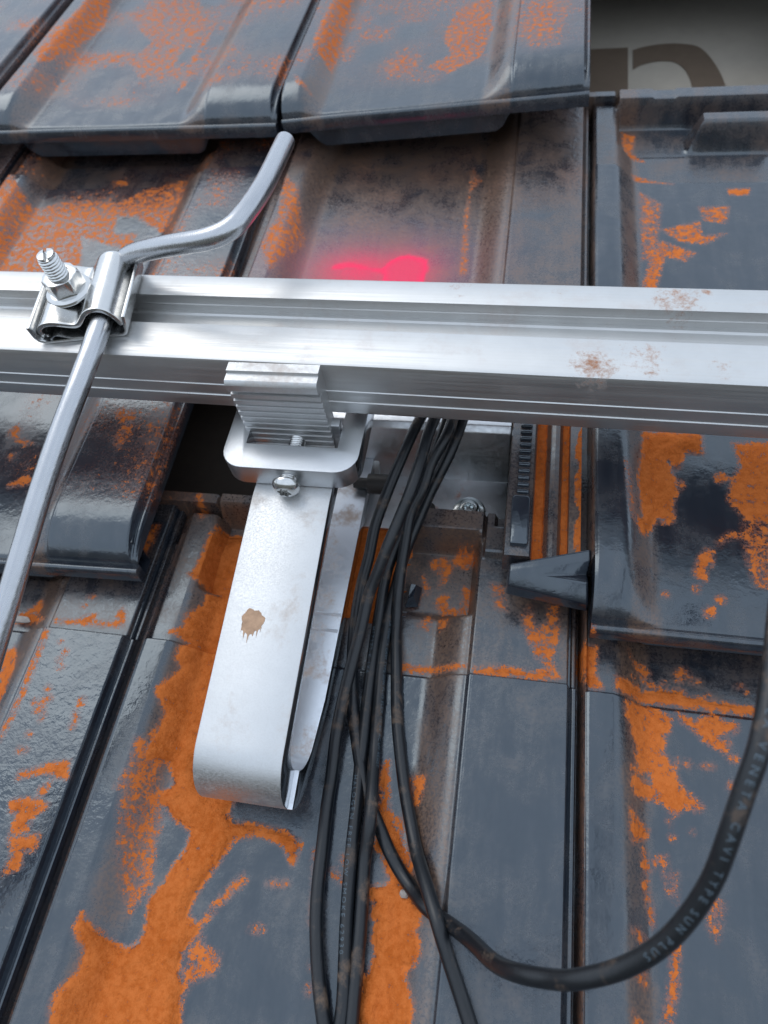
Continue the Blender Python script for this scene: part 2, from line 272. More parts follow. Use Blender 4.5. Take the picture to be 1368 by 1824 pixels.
DUST={
 'R0c1':[
  (0.95,[(26.8,-44.2),(27.4,-54.8),(32.1,-64.6),(25.3,-71.8),(31.1,-74.1),(36.8,-78.8),(46.3,-82.3),(46.2,-90.6),(42.8,-96.8),(40.2,-105),(35.7,-111.2),(38.1,-121.5),(37.4,-126.8),(32.4,-130.7),(25.1,-128.7),(18.2,-124.6),(14.1,-120.9),(13.6,-126.3),(18.9,-132.8),(19.1,-139.8),(16.2,-145.3),(14.3,-151.4),(19.5,-169.2),(66.6,-161.3),(60.3,-144),(60.6,-139.2),(55.8,-132.1),(57.2,-124.8),(61.4,-118),(54,-114.9),(54.5,-108.4),(57.6,-101.4),(62.6,-91.7),(65.5,-83.2),(77.7,-79.1),(89,-82.2),(94.5,-89.3),(96.4,-80.6),(89.2,-77.5),(74.2,-76.1),(63.7,-76.9),(59.9,-73.2),(62.2,-66.8),(51.4,-67.7),(44.7,-64.2),(41.4,-58.2),(38.1,-42.7)]),
  (0.47,[(12.1,-48.7),(20.6,-47.7),(32.3,-81.9),(31.6,-88),(35.5,-106.8),(29.2,-118.7),(22,-106.6),(15,-80.6)]),
  (0.6,[(61.4,-118),(67.5,-108.6),(76.3,-98.6),(74.2,-95.6),(68.2,-102),(61.4,-113.8),(59.1,-130.6),(60.9,-143.9),(63.5,-136.8),(72.1,-132.5),(72.7,-126.5),(64.4,-123.7)]),
  (0.6,[(88.4,-114.4),(87.7,-115.5),(85.4,-116.3),(83,-116.2),(81.7,-115.4),(82.4,-114.3),(84.7,-113.5),(87.2,-113.6)]),
  (0.55,[(95.2,-96.4),(93.9,-97.5),(90.3,-98.4),(86.6,-98.6),(84.9,-97.9),(86.1,-96.8),(89.7,-95.9),(93.5,-95.8)]),
  (0.95,[(16.8,70.7),(14.2,62),(14.1,51),(12.4,40.2),(9.7,38.2),(26.1,32.9),(20.3,30.6),(20.7,23.9),(15.3,15.1),(15.8,8.7),(10.3,5.7),(19.3,2.7),(17.6,-6.8),(21,-12.5),(14.4,-25.1),(20.6,-34.4),(19.4,-44.2),(17.4,-51.3),(17.8,-56.6),(42.8,-53.3),(53.2,-40),(67.4,20.6),(38.5,72.6)]),
  (0.55,[(7.5,80.5),(8.2,75.1),(6.7,72.7),(3.8,74.7),(1.3,80),(0.5,85.5),(2,87.9),(4.9,85.8)]),
  (0.48,[(18.5,-41.6),(14.4,-55.3),(10.2,-71.8),(22.6,-70.1),(27.3,-50)]),
  (0.95,[(129.9,-92.9),(136.9,-91),(140.6,-88.1),(143,-90.5),(151.7,-98.2),(152.7,-102),(150.1,-105),(152.6,-108.9),(153.3,-114.3),(150.9,-118.4),(147,-118.2),(148.9,-121.6),(151,-126.1),(152.9,-129.3),(153.5,-141.2),(136.1,-144),(130.8,-135.7),(131,-131.7),(133,-128.9),(131,-126),(134.4,-123),(135.7,-115.8),(133.7,-109.7),(134.3,-104.4),(131.6,-103),(132.8,-97.9),(129.9,-96.1)]),
  (0.9,[(127.7,-60.2),(130.1,-58.3),(134,-65.4),(139.2,-71.2),(147.5,-85.3),(145.4,-85.6),(140.3,-79.2),(132.9,-79.3),(129.3,-76.9),(129.8,-73.4)]),
  (0.9,[(132.9,-79.3),(140.3,-79.2),(145.4,-85.6),(143,-90.5),(137.7,-89.5),(134.9,-85.2)]),
  (0.6,[(137,-64),(139.2,-63.7),(141.3,-70.9),(139.2,-71.2)]),
  (0.85,[(129.7,-40.9),(127.3,-44),(127.5,-52),(129.9,-56.9),(128.2,-60.2),(135.4,-74.9),(139.6,-74.3),(136.3,-66.2),(132.9,-61.6),(130.8,-51.5)]),
  (0.75,[(140.6,-46.5),(147.3,-46.7),(146.7,-54.6),(144,-59.6),(142.6,-52.6)]),
  (0.7,[(137.1,-64.1),(139.3,-64.3),(141.2,-70.5),(139.6,-70.7)]),
  (0.85,[(127.8,5.7),(144.2,5.7),(160.4,5.4),(156.4,4),(128.2,2.9)]),
  (0.52,[(102,-82.3),(104.9,-79.9),(107.6,-95.7),(109.3,-111.2),(106.4,-109.5),(105,-96.1)]),
  (0.62,[(112,-88.1),(118.5,-91.3),(118.4,-93.7),(113.1,-91.2)]),
  (0.6,[(117.5,-84.4),(117.3,-85.8),(116.5,-86.5),(115.5,-86),(114.8,-84.8),(115,-83.4),(115.8,-82.7),(116.8,-83.1)]),
  (0.6,[(112.5,-123.6),(112.3,-124.5),(111.5,-125),(110.6,-124.8),(110,-124),(110.2,-123.1),(111,-122.6),(111.9,-122.8)]),
  (0.55,[(112.5,-131.8),(112.4,-133),(111.6,-133.6),(110.7,-133.3),(110.1,-132.2),(110.2,-131),(110.9,-130.4),(111.9,-130.8)]),
  (0.8,[(164.7,3.4),(177.2,5.9),(193,4.5),(198.1,7.2),(204.1,3.3),(193.1,1.8),(165.6,1.5)]),
  (0.6,[(188.8,38.4),(192.1,26.6),(197.3,30.2),(197.7,40.1),(201.8,39.7),(202.9,23.4),(199.9,11.6),(203.7,3.7),(192.7,12.2),(188.3,21.8),(185.1,31.9)]),
  (0.5,[(168.6,48.9),(175.1,48),(178,34.2),(172.4,35.1)]),
  (0.72,[(148.7,69.5),(151,72),(158.3,71.9),(159.6,64.5),(151.8,63.8),(147,66.3)]),
  (0.72,[(141.3,41.9),(144.6,47.1),(147.2,46.7),(146.5,41),(153.1,38.2),(154.8,40.4),(154.9,52.4),(158.2,51.3),(158.9,43.6),(157,37.2),(145.2,35.3)]),
  (0.6,[(135.1,66.7),(143.4,69),(148.5,64.2),(146.1,56.6),(141.5,51.1),(142.7,57.8),(137,61.7)]),
  (0.62,[(136.4,30.5),(138.5,34.2),(140.7,31.7),(138.9,25.4),(134.3,27.6)]),
  (0.62,[(144.4,32),(148.7,32.5),(149.3,27.2),(145.2,25.4)]),
  (0.62,[(132.3,57.7),(135.5,52.9),(137.5,47.4),(134.4,46.3)]),
  (0.62,[(128.1,40),(132,44.7),(132.6,40.5),(129.1,38)]),
 ],
 'R0c0':[
  (0.75,[(163,-2.5),(165.7,-2.2),(166.5,-13.5),(167.1,-23.9),(167.4,-37.7),(166.7,-47.5),(166.1,-54.7),(165.5,-58.8),(164.2,-56.1),(164.9,-45.3),(165.1,-34.2),(164.7,-21.6),(164.2,-9.8)]),
  (0.72,[(176,-7.5),(176,-8.2),(175.4,-8.5),(174.7,-8.3),(174.1,-7.7),(174.1,-7),(174.7,-6.7),(175.4,-6.9)]),
  (0.72,[(181.3,-12.2),(181.3,-13.2),(180.5,-13.8),(179.3,-13.5),(178.4,-12.5),(178.4,-11.5),(179.3,-11),(180.5,-11.3)]),
  (0.72,[(179.9,-16.6),(179.7,-17.3),(178.7,-17.7),(177.5,-17.5),(176.8,-17),(177,-16.3),(178,-15.9),(179.2,-16.1)]),
  (0.72,[(182.6,-20.3),(182.3,-20.9),(181,-21.3),(179.5,-21.2),(178.7,-20.8),(179.1,-20.2),(180.3,-19.8),(181.8,-19.9)]),
  (0.72,[(179.9,-31.2),(179.9,-32.1),(179.2,-32.6),(178.1,-32.3),(177.4,-31.5),(177.4,-30.7),(178.1,-30.2),(179.2,-30.5)]),
  (0.72,[(182.9,-35.8),(182.8,-37.1),(181.8,-37.7),(180.3,-37.4),(179.3,-36.3),(179.3,-35.1),(180.4,-34.4),(181.8,-34.8)]),
  (0.72,[(177.1,-38.7),(177.1,-39.9),(176.1,-40.5),(174.6,-40.2),(173.6,-39.1),(173.6,-37.9),(174.6,-37.3),(176.1,-37.6)]),
  (0.72,[(181.2,-41.2),(181.2,-42.4),(180.2,-43),(178.8,-42.7),(177.7,-41.6),(177.7,-40.4),(178.8,-39.8),(180.2,-40.1)]),
  (0.72,[(183,-43.7),(183,-44.2),(182.5,-44.5),(181.9,-44.3),(181.5,-43.9),(181.5,-43.4),(181.9,-43.1),(182.5,-43.2)]),
  (0.72,[(182.2,-46.2),(182.2,-46.8),(181.7,-47.1),(181,-46.9),(180.5,-46.4),(180.5,-45.8),(181,-45.5),(181.7,-45.7)]),
  (0.72,[(179.9,-53.8),(179.9,-54.6),(179.1,-55.1),(178.1,-54.9),(177.4,-54.1),(177.4,-53.3),(178.1,-52.9),(179.2,-53.1)]),
  (0.72,[(177.6,-42.9),(177.6,-43.4),(177.2,-43.6),(176.5,-43.5),(176.1,-43),(176.1,-42.5),(176.5,-42.3),(177.2,-42.4)]),
  (0.72,[(200.4,-35.3),(200.4,-36.5),(199.4,-37.1),(197.9,-36.8),(196.9,-35.7),(197,-34.5),(198,-33.8),(199.5,-34.2)]),
  (0.72,[(199.9,-42.8),(200.3,-44.9),(199.7,-45.8),(198.4,-45.1),(197.2,-43.2),(196.7,-41.1),(197.4,-40.2),(198.7,-40.9)]),
  (0.72,[(200,-47.2),(200,-48.1),(199.3,-48.5),(198.2,-48.3),(197.6,-47.5),(197.6,-46.7),(198.3,-46.3),(199.3,-46.5)]),
  (0.72,[(181.5,-61.1),(181,-61.9),(179.1,-62.5),(176.8,-62.5),(175.6,-61.8),(176.1,-61),(178,-60.4),(180.3,-60.4)]),
  (0.85,[(181.9,-74.1),(181.3,-71.4),(187.8,-68.9),(196.2,-65.1),(203.7,-63.5),(205.4,-70.4),(199.3,-70.7),(196,-69),(186.6,-71.8)]),
  (0.85,[(194.9,-80.4),(194.9,-76.2),(198.3,-74.1),(196.8,-79.1)]),
  (0.85,[(183.3,-83.6),(189.3,-81.7),(201.5,-82.7),(194.5,-86.2),(189.4,-88.5),(185.2,-87.5)]),
  (0.8,[(183.7,-83.9),(201.2,-82.8),(195.3,-90.2),(196.6,-93),(189,-96.4),(188.9,-88.7)]),
  (0.8,[(189.1,-98.2),(202.5,-95.1),(203,-100.8),(197.6,-102.7),(199.5,-108.1),(193,-111.9),(193.7,-103.3)]),
  (0.8,[(195.2,-80.5),(194.3,-76.9),(198,-73.9),(198.4,-76.4)]),
  (0.72,[(138.3,-10.3),(140.9,-7.9),(148.6,-18),(150.9,-24.4),(152.3,-34.6),(150.5,-42.5),(147.4,-50.3),(132.1,-19.9)]),
  (0.68,[(133.5,4.8),(133,10.8),(137,13.4),(143.1,20),(145.5,18),(145.2,12),(148.9,8.8),(154.4,6.6)]),
  (0.75,[(164.7,5.1),(176.5,6),(180.9,9.3),(186.8,10.3),(186,7),(194.6,6.6),(199.1,7.7),(197.5,11.7),(199.6,15.5),(202.3,12.2),(202.8,5.3),(182.9,4.3),(165.2,4)]),
  (0.7,[(181.6,20.1),(181.3,19.3),(179.8,18.9),(178.1,19),(177.2,19.6),(177.6,20.4),(179,20.8),(180.7,20.7)]),
  (0.65,[(178.5,14.6),(178.5,13.9),(177.8,13.5),(176.9,13.7),(176.3,14.3),(176.4,15.1),(177,15.4),(177.9,15.2)]),
  (0.6,[(186.7,65.5),(203,66.9),(202.8,55.7),(201.4,48),(198.1,40.1),(191.5,52.5)]),
 ],
 'R0c2':[
  (0.8,[(19.7,-0.2),(29.8,1),(35.4,-1.9),(39.1,-3.9),(38.3,-9),(35.8,-12.2),(35.1,-18.1),(33.6,-20.2),(36.7,-22.1),(39.2,-26.9),(40.3,-31.4),(43.6,-35),(50.2,-40.7),(46.6,-42.5),(43.2,-40.8),(40.4,-43.8),(37.7,-45),(35.7,-42.7),(32.7,-40.9),(28.2,-40.6),(21.5,-40.2),(19.8,-37.7),(19.9,-33.1),(22.7,-32.3),(25.8,-33.7),(29.8,-34.6),(28.6,-30.2),(23.2,-30),(21.9,-26.4),(22.6,-19.7),(20.3,-15.1),(20.4,-12.2),(17.7,-8.6),(17.3,-3.6)]),
  (0.78,[(42,-0.6),(45.6,-3.1),(50.2,-4.6),(54.6,-0.5),(58.9,0.5),(61.3,-2.7),(67.2,-2.9),(66.9,-6.4),(60,-7.7),(58.4,-10.8),(63.2,-11.7),(60.9,-17.1),(58.4,-15.1),(54.9,-14.1),(51.1,-11.3),(48.1,-7.8),(43.6,-5.4)]),
  (0.85,[(13.9,9.1),(18.8,9.7),(22.2,8),(25.2,9.4),(25.6,7.3),(31.9,8.1),(34.4,9.9),(40.2,9.6),(45.1,10.7),(46.8,7.8),(53.4,7.5),(59,6.6),(63.7,6.7),(68.3,6.2),(75.6,5.6),(86.4,4.9),(86,1.9),(75.2,2.6),(63.3,2.6),(39.8,2.8),(13.8,3.1)]),
  (0.66,[(20.7,25.1),(22.6,21.4),(29,20),(31.3,16.5),(28.8,14.6),(32.6,11.8),(32,8.6),(29.1,10.9),(25.9,15.3),(23.5,18.8)]),
  (0.66,[(42.1,17.7),(43.7,20.6),(47.6,21),(49.8,17.5),(49.2,15.9),(46,18.2),(45.3,14.4),(42.9,14.1)]),
  (0.6,[(53.5,15.6),(52.8,14.8),(51,14.4),(49.4,14.4),(48.7,15),(49.5,15.8),(51.2,16.3),(52.9,16.2)]),
  (0.6,[(57.7,9.1),(57.4,8.4),(56.7,8),(56.2,8.2),(56,8.9),(56.3,9.5),(56.9,9.9),(57.5,9.7)]),
  (0.6,[(38.4,12.8),(38,12.1),(36.9,11.7),(35.9,11.8),(35.5,12.4),(36,13.2),(37,13.6),(38.1,13.4)]),
  (0.6,[(72.4,15.4),(71.8,14.7),(70.4,14.3),(69.1,14.4),(68.6,15),(69.3,15.7),(70.6,16.2),(71.9,16.1)]),
  (0.6,[(23.7,13),(23.5,12.3),(22.8,12),(22.2,12.2),(22,12.8),(22.2,13.5),(22.9,13.9),(23.5,13.7)]),
  (0.6,[(73.6,13),(73.3,12.4),(72.8,12.1),(72.3,12.3),(72.2,12.8),(72.4,13.4),(73,13.7),(73.4,13.5)]),
  (0.8,[(19.1,-46.7),(23,-50.5),(27.3,-53.3),(25,-57.1),(19.7,-59.5),(18.5,-55)]),
  (0.64,[(36.8,-47.7),(36.6,-48.4),(36,-48.8),(35.4,-48.6),(35.3,-48),(35.5,-47.3),(36.1,-46.9),(36.6,-47.1)]),
  (0.64,[(37.7,-54.2),(37.4,-54.9),(36.7,-55.3),(36.1,-55.1),(35.8,-54.5),(36.1,-53.8),(36.8,-53.4),(37.5,-53.6)]),
  (0.64,[(22.2,-29.6),(21.8,-30.6),(20.9,-31.1),(20,-30.8),(19.6,-30),(20,-29),(20.9,-28.5),(21.8,-28.7)]),
  (0.64,[(46.2,-23.2),(45.7,-24.2),(44.7,-24.7),(43.7,-24.5),(43.3,-23.6),(43.8,-22.6),(44.9,-22.1),(45.9,-22.4)]),
  (0.64,[(56,-23.1),(55.1,-23.9),(53.2,-24.4),(51.3,-24.4),(50.6,-23.8),(51.4,-23.1),(53.3,-22.5),(55.2,-22.6)]),
  (0.64,[(66.4,-18.3),(65.6,-19.3),(64,-19.9),(62.5,-19.7),(61.9,-18.9),(62.6,-17.9),(64.3,-17.3),(65.8,-17.5)]),
  (0.64,[(41.4,-23.4),(41.1,-24.4),(40.6,-24.9),(40.2,-24.5),(40,-23.6),(40.3,-22.6),(40.8,-22.1),(41.3,-22.4)]),
  (0.64,[(45.4,-51),(45.3,-51.4),(44.9,-51.6),(44.5,-51.5),(44.4,-51.2),(44.6,-50.8),(44.9,-50.6),(45.3,-50.7)]),
  (0.64,[(62.8,-30.2),(62.4,-31.5),(61.8,-32.1),(61.2,-31.7),(61.1,-30.4),(61.4,-29.1),(62.1,-28.5),(62.7,-28.9)]),
  (0.68,[(24.2,-61.1),(25.8,-62),(27.3,-68.2),(26,-71.5),(24,-67.6)]),
  (0.68,[(27.4,-63.9),(34.2,-61.8),(34.1,-64),(29.6,-66.2)]),
  (0.68,[(23.8,-72.8),(25.5,-72.6),(28.3,-84.4),(27.6,-88.4),(26.1,-84.7)]),
  (0.68,[(17.8,-90.9),(21.6,-90.3),(24.7,-93.7),(22,-94.1)]),
  (0.68,[(18.6,-105),(24.4,-102.7),(23.8,-108.8),(21.1,-107.4)]),
  (0.68,[(17.8,-116.9),(22.2,-121),(18.2,-121.7)]),
  (0.72,[(35.3,-92.1),(37.4,-91.7),(36,-106.8),(32.8,-119.3),(29.8,-119.8),(32.9,-107.3)]),
  (0.45,[(31.8,-66.4),(38.3,-67.6),(37.7,-79),(33.5,-75.5)]),
  (0.44,[(48.9,-71.2),(55.9,-76.2),(51.5,-90.5),(47.8,-85.3)]),
  (0.85,[(-3.5,23.6),(5,21.7),(4.4,9),(7.5,2.6),(1.2,1.9),(-1.4,12.5)]),
 ],
 'R1c2':[
  (0.9,[(25.5,-216.4),(54.1,-214.6),(53.9,-227.5),(45.1,-227.2),(41.7,-238.1),(36.6,-232.3),(40.9,-251.1),(37.9,-258.1),(37.3,-269.6),(33.3,-270.7),(30.2,-267.7),(26.7,-275.3),(22.6,-281.1),(18.2,-276),(23,-270.8),(22,-261),(21,-247.5),(24.2,-233.1)]),
  (0.78,[(68.7,-219.2),(102.2,-217),(94.5,-270.9),(79,-266),(70.6,-265.1),(66.2,-259.1),(63.5,-254.4),(66.4,-244.1),(71.5,-231.6)]),
  (0.62,[(56.2,-278.9),(62.4,-272.9),(69.8,-273.1),(74.8,-278),(73.2,-287.2),(71.4,-286.6),(71.6,-279.1),(68.3,-275.5),(62.1,-276.1),(57.3,-281.1)]),
  (0.8,[(51.5,-283.2),(54,-283.7),(53.4,-291.3),(50.8,-293),(49.7,-299.7),(45,-296.5),(47.4,-288.8)]),
  (0.75,[(64,-241.7),(63,-243.7),(61.1,-244.7),(59.3,-244),(58.7,-242.1),(59.6,-240.1),(61.6,-239.1),(63.4,-239.8)]),
  (0.75,[(52.4,-314.9),(51.6,-316.7),(50,-317.6),(48.6,-317),(48.1,-315.3),(48.9,-313.5),(50.4,-312.6),(51.9,-313.2)]),
  (0.75,[(57.1,-308.2),(56.5,-309.5),(55.4,-310.2),(54.3,-309.7),(54,-308.5),(54.5,-307.1),(55.7,-306.5),(56.7,-306.9)]),
  (0.75,[(46.7,-304.3),(46.3,-305.5),(45.6,-306.1),(44.9,-305.7),(44.7,-304.5),(45.1,-303.2),(45.8,-302.6),(46.5,-303.1)]),
  (0.75,[(33,-308.5),(32.7,-309.2),(32.1,-309.6),(31.5,-309.3),(31.3,-308.7),(31.5,-307.9),(32.2,-307.6),(32.8,-307.8)]),
  (0.75,[(43.5,-247.5),(43.1,-249.2),(42.3,-250),(41.6,-249.4),(41.4,-247.7),(41.8,-246),(42.6,-245.2),(43.3,-245.8)]),
  (0.75,[(1.2,-328.6),(0.8,-330),(-0.2,-330.6),(-1.2,-330.2),(-1.7,-328.9),(-1.3,-327.6),(-0.2,-326.9),(0.8,-327.4)]),
  (0.5,[(68,-267),(85.3,-267.1),(80.9,-301.6),(70.6,-299.8),(68.2,-288.4)]),
  (0.48,[(14.2,-242.9),(17.4,-247.9),(19.4,-274.2),(16.7,-276),(14.5,-261.6)]),
  (0.66,[(21.4,68),(30.2,63.9),(27.6,42.3),(34.8,26.4),(23.5,32),(22,53.3)]),
  (0.66,[(26.8,11.5),(52.1,-2.1),(30.2,0)]),
  (0.8,[(86.5,-7.5),(98.7,-7.7),(97.2,-13.9),(86.8,-13.7)]),
  (0.58,[(66.5,-27),(84.8,-25.8),(81.5,-43.3),(69,-40.4)]),
  (0.6,[(42.5,-50.4),(65.4,-41.8),(66.1,-56.1),(80.6,-53.3),(67.1,-64.4),(52.2,-61.7)]),
  (0.62,[(42,-61.7),(61.6,-72.6),(54.4,-80.7),(43.1,-75.5),(36.7,-106.9),(28.5,-107),(34.4,-80.9)]),
  (0.46,[(29.9,-11.1),(43.8,-23.8),(37.8,-80.9),(29.4,-81)]),
 ],
 'R1c1':[
  (0.47,[(131.5,-125),(139.1,-142.4),(132.3,-155.7),(138.4,-242.6),(132.9,-242.7),(131,-184.5)]),
  (0.5,[(-1.9,-149.8),(13,-167.2),(25.7,-215),(13.2,-255.8),(0.8,-230.2),(5.7,-199.6)]),
 ],
 'R1c0':[
  (0.52,[(-24.6,-9.8),(3.9,0.3),(25.4,-26.3),(54,-13),(91.8,-18.1),(121.6,6),(140.9,12.4),(147.2,-16.9),(146.1,-50.9),(141.5,-57.3),(112.1,-36.4),(98.1,-35.9),(103,-56.2),(121.3,-56.7),(121.1,-76),(78.9,-58.9),(94.9,-106.2),(20.9,-105.5)]),
  (0.75,[(91.3,9.3),(90.1,7.3),(85.5,6.6),(80.3,7.7),(77.5,10),(78.7,12.1),(83.3,12.8),(88.6,11.6)]),
  (0.66,[(99.6,-240.3),(103.9,-234.9),(109,-241.3),(105.8,-244),(120.5,-249.8),(115.7,-251.3),(101.3,-244.1)]),
  (0.65,[(107.6,-257.8),(111.9,-257.7),(111.4,-261.4),(109.3,-261.5)]),
  (0.66,[(116.9,-278),(125.2,-272.9),(134.6,-272.4),(135.6,-277.1),(124.2,-280),(118.2,-280.8)]),
  (0.62,[(126.2,-223.5),(131.7,-223.4),(133.8,-231.3),(129.4,-234.1)]),
  (0.49,[(169.6,-231.4),(186.8,-232.2),(189.3,-245.8),(189.1,-254.4),(184.9,-262.8),(178.9,-254.8),(180.7,-244.9)]),
 ],
 'R2c0':[
  (0.58,[(9.4,-129.1),(20.3,-108.1),(29.9,-164),(22.6,-218.2),(15.3,-254.5),(4.4,-240),(7.5,-192.2),(11.1,-161.8)]),
  (0.43,[(49.9,-155.9),(64.4,-114.2),(99,-119.1),(114.1,-163.8),(112.6,-208.1),(113.1,-240.4),(90.8,-256.3),(71.9,-227.5),(80.1,-195)]),
  (0.48,[(129,-165.6),(128.7,-223.7),(131.7,-272.4),(127.5,-280.4),(122.5,-241.3),(122.8,-194.7)]),
 ],
 'R2c1':[
  (0.54,[(12.4,-174),(23.4,-155.2),(26.8,-236.3),(26.8,-270.4),(10.6,-256.5),(8.7,-225.6)]),
  (0.6,[(5.4,-293),(19.8,-309.5),(10.3,-305.1)]),
  (0.48,[(111.2,-190.6),(136.2,-169.7),(142.6,-225.9),(137.5,-267.4),(114.8,-285.3),(96.7,-272),(113.8,-257.1),(104.6,-230.7)]),
  (0.5,[(70.8,-253.3),(81.1,-250),(82.9,-262.7)]),
 ],
}
ROD= [(-45.3,-133.3,20.0),(-35.7,-89.5,40.0),(-28.4,-41.1,61.0),(-24.8,-18.5,71.0),(-22.5,6.6,80.0),(-20.5,31.0,88.0),(-18.2,54.3,95.0),(-15.2,77.3,101.5),(-14.6,100.9,105.7),(-17.7,123.2,105.7),(-20.4,145.9,106.0),(-18.6,151.8,108.0),(-8.2,149.2,114.0),(14.5,141.2,124.0),(37.4,136.7,131.0),(46.4,139.4,133.0),(50.6,149.6,133.0),(52.7,177.2,130.0),(50.8,223.3,124.0)]
CAB_A= [(132.7,137.4,36.0),(125.4,116.8,34.0),(118.5,95.2,28.0),(113.7,80.2,22.0),(109.4,65.7,15.0),(107.7,51.5,8.0),(105.5,39.9,3.0),(104.7,25.0,-1.0),(104.2,12.7,-7.6),(105.6,-0.6,-10.6),(108.8,-17.0,-10.6),(113.2,-32.4,-10.6),(119.1,-49.3,-10.6),(125.0,-61.6,-10.6),(130.4,-69.9,-10.6),(135.9,-78.4,-10.6),(142.3,-86.1,-10.6),(148.6,-92.2,-7.6),(155.1,-97.7,0.0),(164.3,-101.8,5.0),(173.0,-106.2,18.0),(181.7,-111.9,38.0),(189.2,-113.7,54.0),(198.0,-113.7,62.0),(204.6,-112.7,70.0),(215.3,-108.5,78.0),(223.6,-102.6,87.0),(229.5,-95.3,96.0),(234.1,-86.2,106.0),(236.5,-76.9,115.0),(239.4,-65.7,123.0),(242.4,-55.9,128.0),(246.4,-38.3,131.0),(251.6,-14.7,130.0),(264.4,22.6,120.0),(287.4,71.9,100.0)]
CAB_B= [(141.5,129.0,50.0),(135.0,104.2,48.0),(132.8,90.4,46.0),(129.3,71.2,42.0),(124.4,58.8,34.0),(120.4,48.4,28.0),(116.4,38.9,20.0),(112.0,29.2,12.0),(109.7,12.7,5.0),(107.7,-1.0,1.0),(106.0,-17.9,-2.0),(104.6,-33.8,-7.6),(105.4,-52.3,-10.6),(105.7,-62.9,-10.6),(106.9,-79.0,-10.6),(108.3,-96.2,-10.6),(110.5,-110.2,-10.6),(115.0,-127.0,-10.6),(120.2,-141.4,-10.6),(125.9,-153.5,-10.6),(137.8,-179.9,-10.6),(157.0,-219.6,-10.6)]
CAB_G= [(140.9,127.6,30.0),(135.9,111.1,22.0),(130.6,94.7,14.0),(125.3,76.7,6.0),(120.9,65.1,2.0),(117.0,53.7,-1.0),(115.0,42.1,-6.6),(114.4,22.6,-10.6),(114.8,6.3,-10.6),(115.6,-13.4,-10.6),(116.8,-34.3,-10.6),(117.8,-49.4,-10.6),(119.6,-65.5,-7.6),(120.4,-83.8,-9.6),(122.6,-107.0,-10.6),(126.1,-131.7,-10.6),(126.6,-141.4,-10.6),(127.6,-153.3,-10.6),(133.3,-180.7,-10.6),(148.2,-221.2,-10.6)]
CAB_D= [(149.8,128.5,34.0),(146.6,115.5,30.0),(142.4,103.8,24.0),(135.4,90.1,15.0),(129.3,75.3,6.0),(124.6,59.3,1.0),(121.3,45.0,-6.6),(119.0,26.2,-10.6),(119.8,1.6,-10.6),(121.3,-16.3,-10.6),(123.1,-39.1,-10.6),(126.3,-61.5,-3.0),(127.1,-70.6,-3.0),(126.3,-83.0,-9.6),(127.5,-97.3,-10.6),(128.8,-110.4,-10.6),(129.5,-120.9,-10.6),(130.4,-135.5,-10.6),(132.2,-152.5,-10.6),(136.9,-180.1,-10.6),(152.6,-220.4,-10.6)]
CAB_E= [(145.5,128.6,38.0),(142.1,110.4,36.0),(134.8,96.4,28.0),(131.8,85.1,22.0),(126.2,75.1,14.0),(124.9,63.9,8.0),(124.0,52.2,3.0),(123.6,39.8,-2.0),(123.8,24.9,-10.6),(127.1,2.5,-10.6),(130.9,-21.0,-10.6),(134.8,-37.6,-10.6),(139.1,-53.1,-10.6),(143.9,-67.2,-9.6),(147.9,-77.7,-6.6),(154.0,-89.9,2.0),(160.2,-102.2,8.0),(165.6,-113.3,6.0),(171.2,-124.0,4.0),(175.4,-132.3,4.0),(180.7,-143.0,4.0),(190.8,-165.1,4.0),(202.4,-206.3,4.0)]
# ------------------------------------------------------------------ roof tiles
W, ROW, STEP = 215.0, 346.0, 32.0
YN, YH, XR = -329.0, 87.0, 211.5        # nose, head end and right edge of a tile in its own frame
rng = np.random.default_rng(7)
LAT = rng.random((64, 64))
def vnoise(x, y, sc, seed=0):
    u, v = x / sc + seed * 7.31, y / sc + seed * 3.77
    i, j = np.floor(u).astype(int), np.floor(v).astype(int); fu, fv = u - i, v - j
    fu, fv = fu * fu * (3 - 2 * fu), fv * fv * (3 - 2 * fv); g = lambda a, b: LAT[a % 64, b % 64]
    return (g(i, j) * (1 - fu) + g(i + 1, j) * fu) * (1 - fv) + (g(i, j + 1) * (1 - fu) + g(i + 1, j + 1) * fu) * fv
def ss(a, b, x): t = np.clip((x - a) / (b - a), 0, 1); return t * t * (3 - 2 * t)
LOCK = np.array([(-41, -9.5), (-40.3, -7.6), (-29, -7.6), (-28.2, -8.6), (-27.4, -15), (-23.2, -15), (-22.2, -12), (-20.8, -9.2), (-18.6, -8.2), (-16.4, -9.2), (-15.2, -12), (-14.3, -15), (-11.4, -15), (-10.8, -12.3), (-5.2, -12.3), (-4.6, -20), (-1.6, -20), (-0.9, -6), (-0.4, -1.5), (0.4, -0.5)])
